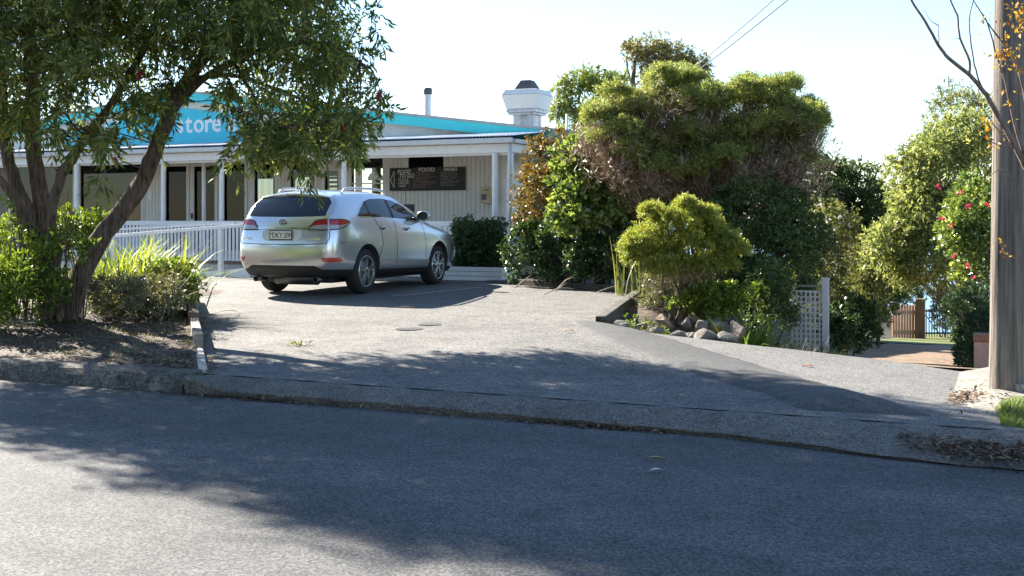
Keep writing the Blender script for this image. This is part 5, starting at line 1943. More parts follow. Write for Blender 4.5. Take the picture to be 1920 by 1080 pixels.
# limbs and fine brown twig fans below the cushions
mt_ = MB()
limbs = []
for i, (px, py, r_) in enumerate(cush):
    e = pt(px, py + 12, 19.6)
    m1 = mel_base.lerp(e, 0.45) + Vector((random.uniform(-.15, .15), random.uniform(-.3, .3), -0.15))
    q, rr_ = limb([mel_base + Vector((random.uniform(-.15, .15), random.uniform(-.12, .12), -0.1)), m1, e], 0.038, 0.008, sub=5, jit=0.03)
    mt_.tube(q, rr_, 7, cap=False)
    limbs.append(q)
mt_.build('trunk', MATS['bark_grey'], mel, smooth=True)
tv = []
Pb, Db, Lb = [], [], []
for (px, py, r_), q in zip(cush, limbs):
    e = np.array(pt(px, py, 19.4))
    for _ in range(260):
        tip = e + np.array((random.gauss(0, r_ * .5), random.gauss(0, r_ * .5), random.gauss(-0.08, .12)))
        o_ = np.array(q[random.randint(len(q) // 2, len(q) - 2)]) * 0.75 + tip * 0.25 + rng.normal(size=3) * 0.10
        dd = tip - o_
        l = np.linalg.norm(dd)
        Pb.append(o_); Db.append(dd / max(l, 1e-3)); Lb.append(min(l, 1.0))
Pb, Db, Lb = np.array(Pb), np.array(Db), np.array(Lb)
tag(quads_mesh('twigs', leaf_quads(Pb, Db, rand_dirs(len(Pb)), Lb, np.full(len(Pb), 0.011)), MATS['twig_brown'], mel), kind='stuff')
Ct = arr([pt(px + random.gauss(0, 26), py + 42 + abs(random.gauss(0, 22)), 19.5 + random.gauss(0, .4)) for px, py, r_ in cush for _ in range(11)])
tag(quads_mesh('dead_twigs', twiggy(Ct, np.full(len(Ct), 0.24), 14, 6, 0.12, 0.008, bias=(0, 0, 0.7), spread=0.5, fill=0.0), MATS['twig_brown'], mel), kind='stuff')

# ---- round small paperbark in front
sm_base = pt(1272, 602, 16.2)
sm_base.z = H(sm_base.x, sm_base.y) + 0.03
smt = tree('young_paperbark', 'small rounded yellow-green paperbark standing in the rocky bed', 'shrub', sm_base)
Cm, Rm, Bm = [], [], []
for px, py, r_ in [(a + random.uniform(-9, 9), b_ + random.uniform(-8, 8), c_ * random.uniform(0.6, 1.1)) for a, b_, c_ in ((1215, 440, .30), (1255, 415, .30), (1300, 410, .30), (1340, 425, .28), (1200, 465, .22), (1245, 465, .34), (1295, 465, .36), (1345, 465, .30), (1365, 450, .24), (1275, 500, .28), (1320, 500, .28), (1185, 485, .16), (1245, 505, .2), (1175, 470, .14), (1230, 400, .14), (1285, 392, .13), (1325, 402, .14), (1375, 470, .2), (1350, 500, .22), (1300, 520, .2))]:
    for dd in (0, 0.35):
        c = np.array(pt(px, py, 16.0 + dd + random.uniform(-.15, .15)))
        d_ = rand_dirs(44)
        d_[:, 2] = np.abs(d_[:, 2]) * 0.95 - 0.2
        Cm.append(c + d_ * np.array((r_, r_, r_ * 0.75)) * (0.5 + 0.75 * rng.random((44, 1)) ** 1.5))
        Rm.append(0.07 + 0.07 * rng.random(44)); Bm.append(d_ * 0.7)
Cm, Rm, Bm = np.concatenate(Cm), np.concatenate(Rm), np.concatenate(Bm)
quads_mesh('crown', twiggy(Cm, Rm, 8, 10, 0.042, 0.009, bias=(0, 0, 0.55), cbias=Bm, spread=0.8, fill=0.0), MATS['leaf_melaleuca_bright'], smt)
ms = MB()
for i in range(9):
    e = pt(random.uniform(1215, 1350), random.uniform(440, 500), 16.2)
    s0 = sm_base + Vector((random.uniform(-.12, .12), random.uniform(-.05, .05), -0.08))
    q, rr_ = limb([s0, s0.lerp(e, 0.5) + Vector((random.uniform(-.1, .1), 0, -.05)), e], 0.026, 0.006, sub=5)
    ms.tube(q, rr_, 7, cap=False)
ms.build('trunk', MATS['bark_grey'], smt, smooth=True)
Ct = arr([pt(random.uniform(1225, 1340), random.uniform(500, 545), 16.1 + random.gauss(0, .2)) for _ in range(45)])
tag(quads_mesh('dead_twigs', twiggy(Ct, np.full(len(Ct), 0.16), 10, 5, 0.09, 0.006, bias=(0, 0, 0.7), spread=0.5, fill=0.0), MATS['twig_brown'], smt), kind='stuff')

# ---- dark bushes behind and beside
def gbase(px, d):
    p = pt(px, 600, d)
    p.z = H(p.x, p.y) + 0.0
    return p


bush('evergreen_shrub', 'dark evergreen bush under the paperbark, left of the lattice screen', 'leaf_dark', gbase(1420, 18.2),
     [(1400, 430, 18.6, .65, .6, .75, 120), (1455, 500, 18.2, .62, .6, .85, 130), (1395, 540, 18.4, .6, .5, .55, 80), (1490, 430, 18.9, .5, .5, .65, 90), (1448, 560, 17.0, .24, .3, .5, 55), (1330, 420, 19.4, .8, .5, .6, 80)], 0.19, 10, 10, 0.058, 0.022, 60, stems=14, droop=0.15)
bush('white_flowered_bush', 'olive bush dotted with small white flowers above the lattice screen', 'leaf_olive', gbase(1545, 20.5),
     [(1545, 440, 20.8, .50, .5, .6, 80), (1530, 520, 20.3, .5, .5, .7, 70)], 0.18, 9, 9, 0.06, 0.022, 60, stems=6)
wf = [pt(random.gauss(1535, 32), random.gauss(425, 32), random.uniform(20.0, 20.4)) for _ in range(34)]
quads_mesh('blossom', twiggy(arr(wf), np.full(len(wf), 0.03), 5, 1, 0.05, 0.035), MATS['petal_white'], bpy.data.objects['white_flowered_bush'])
bush('far_evergreen', 'tall dark evergreen closing the left side of the lower driveway', 'leaf_dark', gbase(1600, 29),
     [(1530, 365, 29.5, .95, .8, .85, 90), (1600, 400, 29.5, .85, .8, 1.2, 110), (1625, 470, 29, .7, .8, 1.5, 120), (1560, 470, 29.2, .9, .8, 1.5, 110), (1655, 500, 30, .5, .6, 1.4, 70)], 0.30, 10, 10, 0.095, 0.04, 60, cat='tree', stems=10)
bush('driveway_shrub', 'dark broad-leaved shrub on the driveway edge beside the lattice post', 'leaf_hedge', gbase(1590, 20),
     [(1595, 610, 20.0, .42, .4, .42, 70), (1565, 625, 19.0, .3, .3, .3, 40)], 0.15, 9, 9, 0.08, 0.035, 60, stems=5)
bush('olive_shrub', 'olive and yellow shrub between the dark evergreen and the timber gate', 'leaf_olive', gbase(1640, 26),
     [(1635, 560, 26, .45, .5, .75, 70), (1620, 500, 26, .35, .4, .5, 40)], 0.20, 9, 9, 0.08, 0.03, 60, stems=5)
# ---- yellow-green tree right of the driveway
rt_base = gbase(1862, 22.8)
lime_ells = [(a, b_, c_, d * .85, e, f * .85, int(n * .42)) for a, b_, c_, d, e, f, n in [(1800, 250, 22.6, .62, .7, .6, 70), (1750, 300, 22.2, .6, .7, .6, 80), (1840, 330, 22.4, .7, .7, .8, 90), (1720, 370, 22.0, .50, .6, .55, 80), (1770, 400, 22, .65, .6, .6, 80), (1690, 450, 22.0, .42, .5, .60, 80), (1725, 485, 21.8, .40, .5, .55, 70), (1800, 470, 22, .55, .5, .6, 60), (1690, 330, 22.4, .3, .4, .3, 25), (1860, 230, 22.6, .5, .6, .5, 50), (1790, 520, 22, .35, .4, .4, 30)]]
for _ in range(34):
    py = random.uniform(215, 540)
    px = interp([(200, 1800), (260, 1745), (330, 1685), (400, 1690), (450, 1655), (540, 1680)], py) + abs(random.gauss(0, 55))
    lime_ells.append((min(px, 1850), py, 22 + random.uniform(-.4, .5), random.uniform(.16, .34), .3, random.uniform(.12, .26), 11))
bush('lime_tree', 'yellow-green leafy tree arching over the lower driveway behind the pole', 'leaf_lime', rt_base,
     lime_ells, 0.27, 8, 8, 0.085, 0.032, 60, cat='tree', stems=44, droop=0.45, stem_r=0.02)
bush('olive_tree', 'grey-olive airy tree top rising behind the lime-green one', 'leaf_olive', gbase(1830, 25),
     [(1800, 225, 25.0, .75, .7, .55, 60), (1850, 300, 25.0, .9, .7, .8, 70), (1770, 300, 25, .7, .6, .6, 50)], 0.26, 8, 8, 0.085, 0.022, 60, cat='tree', stems=12, bias=(0, 0, 0.5), stem_r=0.05)
fb, _ = bush('flowering_shrub', 'glossy dark shrub with pink and red flowers left of the pole', 'leaf_glossy', gbase(1830, 19.5),
             [(1825, 400, 19.8, .38, .4, .55, 70), (1840, 480, 19.6, .40, .4, .6, 70), (1790, 440, 19.8, .3, .3, .35, 30)], 0.17, 8, 8, 0.07, 0.038, 60, stems=8)
for px, py in ((1800, 362), (1767, 412), (1782, 424), (1812, 386), (1855, 384), (1790, 478), (1812, 500), (1826, 520), (1760, 350)):
    c = pt(px, py, 19.1)
    V = twiggy(np.array([tuple(c)]), np.array([0.025]), 7, 1, 0.055, 0.042, fill=0.0)
    quads_mesh('flower', V, MATS['petal_red'], fb)
bush('boundary_tree', 'dense green tree filling the boundary right of the pole', 'leaf_olive', gbase(1990, 24),
     [(1960, 330, 24, .9, .8, 1.0, 80), (2060, 380, 24, 1.0, .8, 1.2, 90), (1985, 500, 23.5, .9, .7, .9, 80), (2110, 520, 23.5, 1.0, .8, 1.0, 80)], 0.3, 9, 9, 0.10, 0.04, 60, cat='tree', stems=10, stem_r=0.05)
bush('boundary_hedge', 'dark hedge along the right boundary beside the concrete pad', 'leaf_dark', gbase(2060, 15.5),
     [(2000, 600, 15.6, .6, .4, .6, 80), (2110, 590, 15.2, .7, .4, .65, 90)], 0.16, 9, 9, 0.06, 0.026, 60, stems=6)
# clipped hedge column
bush('clipped_hedge', 'blue-green clipped hedge at the right side of the lower driveway', 'leaf_hedge', gbase(1830, 17.5),
     [(1828, 600, 17.6, .30, .5, .45, 90), (1840, 650, 17.2, .32, .5, .5, 90), (1822, 570, 18.2, .25, .4, .3, 50), (1818, 670, 17.0, .2, .3, .3, 30)], 0.11, 9, 10, 0.045, 0.014, 60, stems=4)
# ---- gum trees behind the store
def gum(base, name, label, lobes, mat, dep, stems_):
    g_ = tree(name, label, 'tree', base)
    cl, rr_ = [], []
    for px, py, r_ in lobes:
        c = np.array(pt(px, py, dep))
        n = int(20 * (r_ / 0.8) ** 1.5) + 5
        d_ = rand_dirs(n)
        cl.append(c + d_ * np.array((r_, r_, r_ * 0.5)) * (0.5 + 0.5 * rng.random((n, 1))))
        rr_.append(np.full(n, 0.30))
    Cc = np.concatenate(cl)
    quads_mesh('crown', twiggy(Cc, np.concatenate(rr_), 8, 7, 0.13, 0.042, droop=0.5, spread=0.8), MATS[mat], g_)
    m = MB()
    for pts, r0, r1 in stems_:
        q, r2 = limb([pt(x, y, dep) for x, y in pts], r0, r1, sub=4, jit=0.03)
        m.tube(q, r2, 8, cap=False)
    m.build('trunk', MATS['bark_grey'], g_, smooth=True)
    return g_


gd = 40.0
gb = pt(1200, 520, gd)
gum(gb, 'gum_tree', 'flat-topped gum tree showing above the paperbark crown', [(1205, 95, .65), (1240, 85, .8), (1275, 100, .8), (1225, 115, .7), (1262, 122, .8), (1300, 112, .6), (1285, 135, .6), (1310, 130, .4), (1215, 150, .35), (1240, 175, .35), (1190, 84, .35)], 'leaf_gum', gd,
    [([(1215, 520), (1205, 300), (1190, 190), (1188, 130), (1200, 90)], .16, .04), ([(1205, 260), (1200, 190), (1178, 140), (1175, 105)], .07, .03), ([(1206, 300), (1225, 190), (1235, 140), (1250, 95)], .09, .03), ([(1215, 250), (1260, 170), (1290, 120)], .07, .03)])
gum(pt(1110, 520, 36), 'gum_tree', 'open green gum tree between the exhaust hood and the paperbark', [(1075, 150, .45), (1100, 140, .5), (1120, 150, .45), (1060, 165, .35), (1150, 148, .40), (1165, 150, .3), (1140, 165, .4), (1055, 185, .3), (1060, 200, .25), (1085, 200, .25), (1095, 215, .25), (1050, 210, .2), (1120, 200, .3)], 'leaf_gum_green', 36,
    [([(1130, 500), (1120, 300), (1105, 230), (1085, 190), (1090, 150)], .12, .03), ([(1110, 240), (1080, 215), (1060, 175)], .06, .02), ([(1118, 280), (1120, 200), (1145, 160)], .07, .02), ([(1105, 230), (1075, 210), (1052, 205)], .04, .015)])
gum(pt(1075, 500, 45), 'gum_tree', 'low rounded green tree top just above the roof end', [(1070, 247, .55), (1095, 250, .5), (1050, 252, .4)], 'leaf_gum_green', 45, [([(1075, 400), (1072, 260)], .1, .03)])

# ---- plants in the rocky bed
gsh = tree('silver_shrub', 'soft pale grey-green shrub at the corner of the rocky bed', 'shrub', gbase(1240, 17))
cl = [pt(random.gauss(1238, 18), random.uniform(520, 585), random.uniform(16.6, 17.2)) for _ in range(90)]
quads_mesh('foliage', twiggy(arr(cl), np.full(len(cl), 0.11), 9, 8, 0.05, 0.012, bias=(0, 0, 0.5)), MATS['leaf_grey'], gsh)
gs2 = tree('lemon_shrub', 'low bright leafy shrub behind the rocks', 'shrub', gbase(1340, 16.2))
cl = [pt(random.gauss(1335, 30), random.uniform(540, 588), random.uniform(15.9, 16.6)) for _ in range(120)]
quads_mesh('foliage', twiggy(arr(cl), np.full(len(cl), 0.11), 9, 8, 0.06, 0.022, bias=(0, 0, 0.4)), MATS['leaf_understory'], gs2)
sp_ = tree('strap_lily', 'dark arching strap-leaved lily beside the last rock', 'plant', gbase(1405, 15.0))
bp_ = []
for _ in range(260):
    p = pt(random.gauss(1400, 24), 610, 15.0 + random.gauss(0, 0.3))
    bp_.append((p.x, p.y, H(p.x, p.y) + 0.10))
blades(np.array(bp_), 0.72, 0.035, 0.85, MATS['grass_green'], 'leaves', sp_, arch=0.9)
gr_ = tree('tussock_grass', 'fine grey-green tussock grass trailing below the lattice screen', 'plant', gbase(1470, 15.6))
bp_ = []
for _ in range(900):
    p = pt(random.gauss(1468, 34), 620, 15.6 + random.gauss(0, 0.45))
    bp_.append((p.x, p.y, H(p.x, p.y) + 0.0))
blades(np.array(bp_), 0.55, 0.010, 0.7, MATS['leaf_grey'], 'leaves', gr_, arch=0.9)
fn = tree('fern_clump', 'small dark fern at the foot of the lattice post', 'plant', gbase(1540, 16.6))
bp_ = np.array([tuple(gbase(random.gauss(1540, 14), 16.6 + random.gauss(0, .15))) for _ in range(110)])
blades(bp_, 0.42, 0.04, 0.8, MATS['leaf_hedge'], 'leaves', fn, arch=0.8)
rd_ = tree('reed_clump', 'upright reedy leaves between the dark shrub and the young paperbark', 'plant', gbase(1195, 18.6))
bp_ = []
for _ in range(90):
    p = pt(random.gauss(1190, 14), 545, 18.7 + random.gauss(0, .2))
    bp_.append((p.x, p.y, 0.38))
blades(np.array(bp_), 1.1, 0.018, 0.35, MATS['leaf_olive'], 'leaves', rd_, arch=0.4)

# rocks, each its own
def rock(px, py, w, h, mat, label, d=None, z=0.2):
    c = on_z(px, py, z)
    bm = bmesh.new()
    bmesh.ops.create_icosphere(bm, subdivisions=2, radius=1.0)
    sd = random.uniform(0, 50)
    pl_ = [(Vector((random.gauss(0, 1), random.gauss(0, 1), random.gauss(0, .8))).normalized(), random.uniform(0.38, 0.7)) for _ in range(15)]
    for v in bm.verts:
        p = v.co.copy()
        for n_, k in pl_:                       # chop flat faces
            e = p.dot(n_) - k
            if e > 0: p -= n_ * e * 0.98
        p *= 1 + 0.06 * math.sin(p.x * 5 + sd) * math.cos(p.y * 4 - sd) + 0.03 * math.sin(p.z * 11 + sd)
        v.co = p
    bmesh.ops.scale(bm, vec=(w / 2 * 1.15, w / 2 * 0.85, h / 2 * 1.05), verts=bm.verts)
    bmesh.ops.rotate(bm, cent=(0, 0, 0), matrix=Matrix.Rotation(random.uniform(-.6, .6), 3, 'Z'), verts=bm.verts)
    me = bpy.data.meshes.new('rock')
    bm.to_mesh(me)
    bm.free()
    o = link('garden_rock', me, MATS[mat])
    o.location = c + Vector((0, 0, h * 0.16))
    o.rotation_euler = (random.uniform(-.35, .35), random.uniform(-.35, .35), 0)
    return tag(o, label, 'rock', 'rocks edging the garden bed')


for a in [(1168, 612, .34, .12, 'rock', 'low flat grey rock nearest the sloping concrete edging'),
          (1200, 616, .30, .14, 'rock', 'low grey rock, second along the bed edge'),
          (1240, 604, .26, .20, 'rock_tan', 'tan sawn-looking block sitting back in the bed'),
          (1232, 622, .26, .14, 'rock', 'small dark rock below the tan block'),
          (1288, 610, .20, .20, 'rock', 'small pointed pale rock in the middle of the bed'),
          (1272, 628, .30, .12, 'rock', 'flat mossy rock low in the bed edge'),
          (1302, 600, .22, .16, 'rock_tan', 'rounded tan rock behind the pointed one'),
          (1318, 616, .24, .24, 'rock', 'upright grey rock in the middle of the row'),
          (1298, 632, .26, .14, 'rock', 'broad low rock at the lane side, left of the big pair'),
          (1328, 638, .34, .26, 'rock', 'big slanting brown-grey rock at the lane side'),
          (1345, 618, .26, .16, 'rock_tan', 'flat-topped tan rock behind the big pair'),
          (1362, 642, .36, .30, 'rock', 'big weathered grey rock, right one of the big pair'),
          (1384, 630, .30, .34, 'rock', 'tall dark rock at the right end of the row')]:
    rock(*a, z=lerp(0.29, 0.15, clamp((a[0] - 1168) / 220)))
# green weeds between rocks
wd = []
for _ in range(70):
    p = on_z(random.uniform(1175, 1330), random.uniform(606, 622), 0.25)
    wd.append((p.x, p.y, H(p.x, p.y) + 0.08))
quads_mesh('bed_weeds', twiggy(np.array(wd), np.full(len(wd), 0.045), 6, 5, 0.026, 0.015, bias=(0, 0, 0.6)), MATS['leaf_understory'])
tag(bpy.data.objects['bed_weeds'], 'small bright green weeds growing between the rocks', 'weeds', kind='stuff')
# dry branches heaped along the edging
for i, (x0, y0, x1, y1, lb) in enumerate(((965, 540, 1000, 522, 'short pale broken stick at the left end of the edging'), (1040, 547, 1075, 520, 'dry forked stick lying on the middle of the edging'), (1100, 540, 1165, 512, 'long dry cane leaning over the edging under the dark shrub'), (1120, 548, 1190, 536, 'thin dry cane lying along the edging'), (1020, 552, 1075, 541, 'thin curved twig on the asphalt before the edging'), (1175, 548, 1205, 508, 'dry cane standing at the right end of the edging'))):
    a, b_ = on_z(x0, y0, LOT_Z + 0.03), None
    dd = (a - Vector((0, 0, EYE))).dot(Vector((-sn, cs, 0)))
    b_ = pt(x1, y1, dd + 0.1)
    m = a.lerp(b_, 0.5) + Vector((0, 0, 0.05))
    q, r_ = limb([a, m, b_], 0.011, 0.005, sub=5, jit=0.01)
    s = MB().tube(q, r_, 6)
    s.tube([m, m + Vector((0.15, -0.02, 0.10))], [0.006, 0.002], 5)
    tag(s.build('dry_stick', MATS['dry_stick'], smooth=True), lb, 'stick', 'dry sticks on the edging')

# ================================================================== STREET THINGS ON THE RIGHT
pole_b = pt(1888, 726, 10.3)
pole_b.z = 0.05
pt_top = pt(1889 + 46, 0, 10.3)
pole = thing('power_pole', 'weathered grey timber power pole on the right', 'pole', tuple(pole_b))
pm = MB()
ax0 = Vector((pole_b.x, pole_b.y, -0.1))
lean = Vector((0.010, 0.004, 1)).normalized()
ring_n = 48
for i in range(40):
    h_ = i / 39 * 9.5
    c = ax0 + lean * h_
    r_ = 0.150 - 0.0035 * h_ + 0.030 * math.exp(-h_ * 6)
    for k in range(ring_n):
        a = 2 * math.pi * k / ring_n
        groove = 0.0025 * math.sin(a * 5 + 1.4 * math.sin(h_ * 1.3)) + 0.0015 * math.sin(a * 11 + 2 * math.sin(h_ * .7)) + 0.005 * math.sin(a * 2 + 1.7 * math.sin(h_ * .9))
        pm.v.append((c.x + (r_ + groove) * math.cos(a), c.y + (r_ + groove) * math.sin(a), c.z))
for i in range(39):
    for k in range(ring_n):
        a, b_ = i * ring_n + k, i * ring_n + (k + 1) % ring_n
        pm.f.append((a, b_, b_ + ring_n, a + ring_n))
pm.f.append(tuple(39 * ring_n + k for k in range(ring_n)))
pm.build('shaft', MATS['pole_wood'], pole, smooth=True)
MB().bar(ax0 + lean * 8.9 + Vector((-1.1, 0.2, 0)), ax0 + lean * 8.9 + Vector((1.1, 0.2, 0)), 0.10, 0.12).build('crossarm', MATS['grey_timber'], pole)
# service wires to the store
for k, (zz_, dx, mt, lb) in enumerate(((5.05, 0, 'wire_grey', 'lower of two service wires crossing the sky to the paperbark'), (5.2, -0.12, 'wire_pale', 'upper thinner service wire crossing the sky'))):
    a = Vector((pole_b.x - 0.15 + dx, pole_b.y, zz_))
    b_ = Vector((UR + 0.4, 26.0 + k * 0.4, 3.62 + 0.12 * k))
    pts_ = []
    for i in range(41):
        t = i / 40
        p = a.lerp(b_, t)
        p.z -= 0.55 * 4 * t * (1 - t) * 0.35
        pts_.append(p)
    tag(MB().tube(pts_, 0.010 if k == 0 else 0.009, 6).build('service_wire', MATS[mt], smooth=True), lb, 'wire', 'service wires')

# bare autumn tree reaching in from the right edge
myb = pt(2010, 760, 9.2)
myb.z = 0.06
my = tree('autumn_tree', 'nearly bare autumn tree with a few yellow leaves before the pole', 'tree', myb)
mm_ = MB()
MD = 9.3
def br(pts, r0, r1, d=MD):
    P3 = [pt(x, y, d) if len(t) == 0 else pt(x, y, d + t[0]) for x, y, *t in pts]
    q, r_ = limb(P3, r0, r1, sub=4, jit=0.003)
    mm_.tube(q, r_, 7, cap=False)
    return P3
br([(2010, 765, 0), (1995, 560), (1975, 420), (1950, 350), (1920, 305)], .055, .030)
b1 = br([(1920, 305), (1890, 250), (1862, 200), (1845, 172), (1817, 140), (1780, 110), (1760, 85), (1735, 40), (1706, -4), (1670, -70)], .026, .007)
br([(1817, 140), (1818, 115), (1800, 72), (1795, 30), (1780, -6), (1765, -60)], .012, .005)
br([(1845, 172), (1835, 150), (1825, 110), (1818, 60), (1818, 30), (1827, -6)], .008, .004)
br([(1940, 340), (1910, 260), (1885, 150), (1876, 130), (1862, 80), (1850, 40), (1830, 10)], .014, .004)
br([(1935, 330), (1930, 230), (1905, 120), (1860, 55), (1825, 0)], .015, .004)
br([(1930, 290), (1890, 275), (1862, 268), (1838, 250), (1825, 235)], .008, .002)
br([(1925, 300), (1880, 255), (1850, 215), (1830, 185), (1818, 150)], .007, .002)
br([(1760, 85), (1760, 60), (1758, 40)], .005, .002)
br([(1759, 48), (1745, 38), (1735, 22), (1728, 12)], .004, .001)
br([(1800, 72), (1785, 73)], .003, .001)
br([(1960, 420), (1925, 360), (1890, 325), (1870, 320), (1850, 335)], .010, .002)
br([(1985, 560), (1930, 500), (1895, 480), (1882, 470), (1868, 440)], .008, .002)
br([(1950, 350), (1955, 180), (1930, 40), (1940, -80)], .02, .008)
mm_.build('trunk', MATS['myrtle_bark'], my, smooth=True)
lv_ = []
for cx_, cy_, sx, sy, n in ((1905, 45, 16, 30, 18), (1890, 95, 16, 14, 15), (1915, 20, 10, 20, 12), (1848, 45, 10, 14, 7), (1875, 100, 14, 10, 10), (1850, 232, 12, 14, 6), (1870, 268, 12, 8, 5), (1905, 175, 6, 16, 4), (1885, 465, 8, 8, 4), (1910, 132, 8, 6, 4)):
    for _ in range(n):
        lv_.append(pt(random.gauss(cx_, sx), random.gauss(cy_, sy), MD + random.uniform(-.15, .1)))
quads_mesh('leaves', twiggy(arr(lv_), np.full(len(lv_), 0.035), 3, 1, 0.038, 0.022, droop=0.3), MATS['leaf_autumn'], my)

# grass tuft verge at the right edge
gtf = []
for _ in range(5200):
    px, py = random.uniform(1868, 2040), random.uniform(754, 806)
    if px < 1872 + abs(py - 780) * 0.35: continue
    p = on_z(px, py, 0.12)
    gtf.append((p.x, p.y, 0.09 + 0.02 * random.random()))
blades(np.array(gtf), 0.075, 0.006, 0.6, MATS['grass_green'], 'grass_patch', None, seg=3, arch=0.5)
tag(bpy.data.objects['grass_patch'], 'patch of short green grass on the verge below the pole', 'grass', kind='stuff')
gp = [on_z(x, y, 0.08) for x, y in ((1864, 770), (1885, 748), (2060, 748), (2060, 815), (1930, 815), (1880, 806))]
gm2 = MB()
gm2.v = [(p.x, p.y, 0.105) for p in gp] + [(p.x, p.y, -0.05) for p in gp]
n6 = len(gp)
gm2.f = [tuple(range(n6))] + [(i, i + n6, (i + 1) % n6 + n6, (i + 1) % n6) for i in range(n6)]
tag(gm2.build('grass_verge', MATS['lawn_base']), kind='structure')
c = on_z(1925, 744, 0.06)
tag(MB().box(c.x - 0.09, c.x + 0.35, c.y - 0.05, c.y + 0.06, 0.0, 0.17).build('edging_block', MATS['pale_concrete'], bevel=0.01), 'small pale concrete edging block at the foot of the pole', 'block')
# pinkish letter box behind the pole
c = gbase(1846, 15.2)
lbx = thing('letter_box', 'pinkish square letter box pillar left of the pole foot', 'letter box', (c.x, c.y, c.z))
MB().box(c.x - 0.13, c.x + 0.17, c.y, c.y + 0.25, c.z, 0.0).build('pillar', MATS['box_pink'], lbx, bevel=0.01)
MB().box(c.x - 0.14, c.x + 0.18, c.y - 0.01, c.y + 0.26, 0.0, 0.10).build('box', MATS['brick_red'], lbx, bevel=0.01)

# lattice screen beside the driveway
LD = 17.2
lpz = pt(1548, 521, LD)
lat = thing('lattice_screen', 'white square lattice screen half hidden by the dark bush', 'lattice', (lpz.x, lpz.y, H(lpz.x, lpz.y)))
pr = 0.045
MB().box(lpz.x - pr, lpz.x + pr, lpz.y - pr, lpz.y + pr, H(lpz.x, lpz.y) - 0.1, lpz.z - 0.03).build('post', MATS['lattice_paint'], lat, bevel=0.006)
MB().box(lpz.x - pr - 0.008, lpz.x + pr + 0.008, lpz.y - pr - 0.008, lpz.y + pr + 0.008, lpz.z - 0.03, lpz.z).build('post_cap', MATS['lattice_paint'], lat, bevel=0.006)
la, lb2 = lpz.x - pr - 0.46, lpz.x - pr
zt_, zb_ = pt(1500, 545, LD).z, pt(1500, 640, LD).z - 0.2
for i in range(7):
    u = lerp(la + 0.02, lb2 - 0.04, i / 6)
    MB().box(u - 0.014, u + 0.014, lpz.y - 0.010, lpz.y - 0.002, zb_, zt_).build('slat', MATS['lattice_paint'], lat)
ni = int((zt_ - zb_) / 0.078)
for i in range(ni):
    z = zt_ - 0.02 - i * 0.078
    MB().box(la, lb2 - 0.004, lpz.y, lpz.y + 0.008, z - 0.014, z + 0.014).build('slat', MATS['lattice_paint'], lat)
MB().box(la, lb2 - 0.004, lpz.y - 0.02, lpz.y + 0.02, zt_ + 0.05, zt_ + 0.075).build('top_wire', MATS['grey_timber'], lat)
# timber panel and iron gate at the end of the drive
GD = 35.0
g0 = pt(1673, 634, GD)
tp = thing('timber_gate', 'pinkish timber panelled gate at the end of the lower driveway', 'gate', tuple(g0))
gw = pt(1720, 634, GD).x - g0.x
gy = (pt(1720, 634, GD) - g0)
zt_ = pt(1690, 572, GD).z
for i in range(9):
    a = g0 + gy * (i / 9)
    b_ = g0 + gy * ((i + 0.86) / 9)
    MB().bar((a.x, a.y, (g0.z + zt_) / 2), (b_.x, b_.y, (g0.z + zt_) / 2), 0.03, zt_ - g0.z).build('board', MATS['rose_timber'], tp)
MB().bar((g0.x, g0.y + 0.05, g0.z + 0.2), (g0.x + gy.x, g0.y + gy.y + 0.05, g0.z + 0.2), 0.04, 0.08).build('rail', MATS['rose_timber'], tp)
MB().bar((g0.x, g0.y + 0.05, zt_ - 0.2), (g0.x + gy.x, g0.y + gy.y + 0.05, zt_ - 0.2), 0.04, 0.08).build('rail', MATS['rose_timber'], tp)
g1 = pt(1722, 632, GD + 0.6)
ig = thing('iron_gate', 'black iron bar gate with the pale sea behind it', 'gate', tuple(g1))
g2 = pt(1792, 634, GD + 0.6)
zt_ = pt(1740, 586, GD).z
for i in range(15):
    p = g1.lerp(g2, i / 14)
    MB().lathe([(0.014, g1.z), (0.014, zt_ + 0.05)], (p.x, p.y, 0), seg=6).build('bar', MATS['black_iron'], ig)
for z in (g1.z + 0.12, zt_):
    MB().bar((g1.x, g1.y, z), (g2.x, g2.y, z), 0.03, 0.05).build('rail', MATS['black_iron'], ig)
pg = thing('gate_pier', 'brown pier between the timber gate and the iron gate', 'pier', tuple(pt(1721, 634, GD - 0.1)))
MB().box(g0.x + gy.x - 0.02, g0.x + gy.x + 0.22, g0.y + gy.y - 0.2, g0.y + gy.y + 0.1, g0.z - 0.2, pt(1720, 560, GD).z).build('shaft', MATS['brown_timber'], pg)
bush('gate_shrub', 'dark shrub standing behind the black iron gate', 'leaf_dark', gbase(1775, 37),
     [(1778, 580, 37.5, .4, .4, .8, 60), (1740, 540, 38, .3, .3, .45, 25), (1690, 545, 38, .7, .5, .5, 50)], 0.2, 9, 9, 0.08, 0.03, 60, stems=4)

# ================================================================== SMALL THINGS ON THE GROUND
def flat_leaf(px, py, L, W, mat, label, z0, az, name='fallen_leaf', grp='fallen leaves'):
    p = on_z(px, py, z0)
    m = MB()
    n = 6
    for i in range(n + 1):
        t = i / n
        w = W / 2 * math.sin(math.pi * min(max(t, 0.04), 0.97)) ** 0.7
        x = (t - 0.5) * L
        zc = 0.012 * math.sin(math.pi * t) + 0.004
        for s in (-1, 0, 1):
            X = x * math.cos(az) - s * w * math.sin(az)
            Y = x * math.sin(az) + s * w * math.cos(az)
            m.v.append((p.x + X, p.y + Y, z0 + zc + (0.010 if s else 0.002)))
    for i in range(n):
        for j in range(2):
            a = i * 3 + j
            m.f.append((a, a + 3, a + 4, a + 1))
    return tag(m.build(name, MATS[mat], smooth=True, fix=False), label, 'leaf', grp)


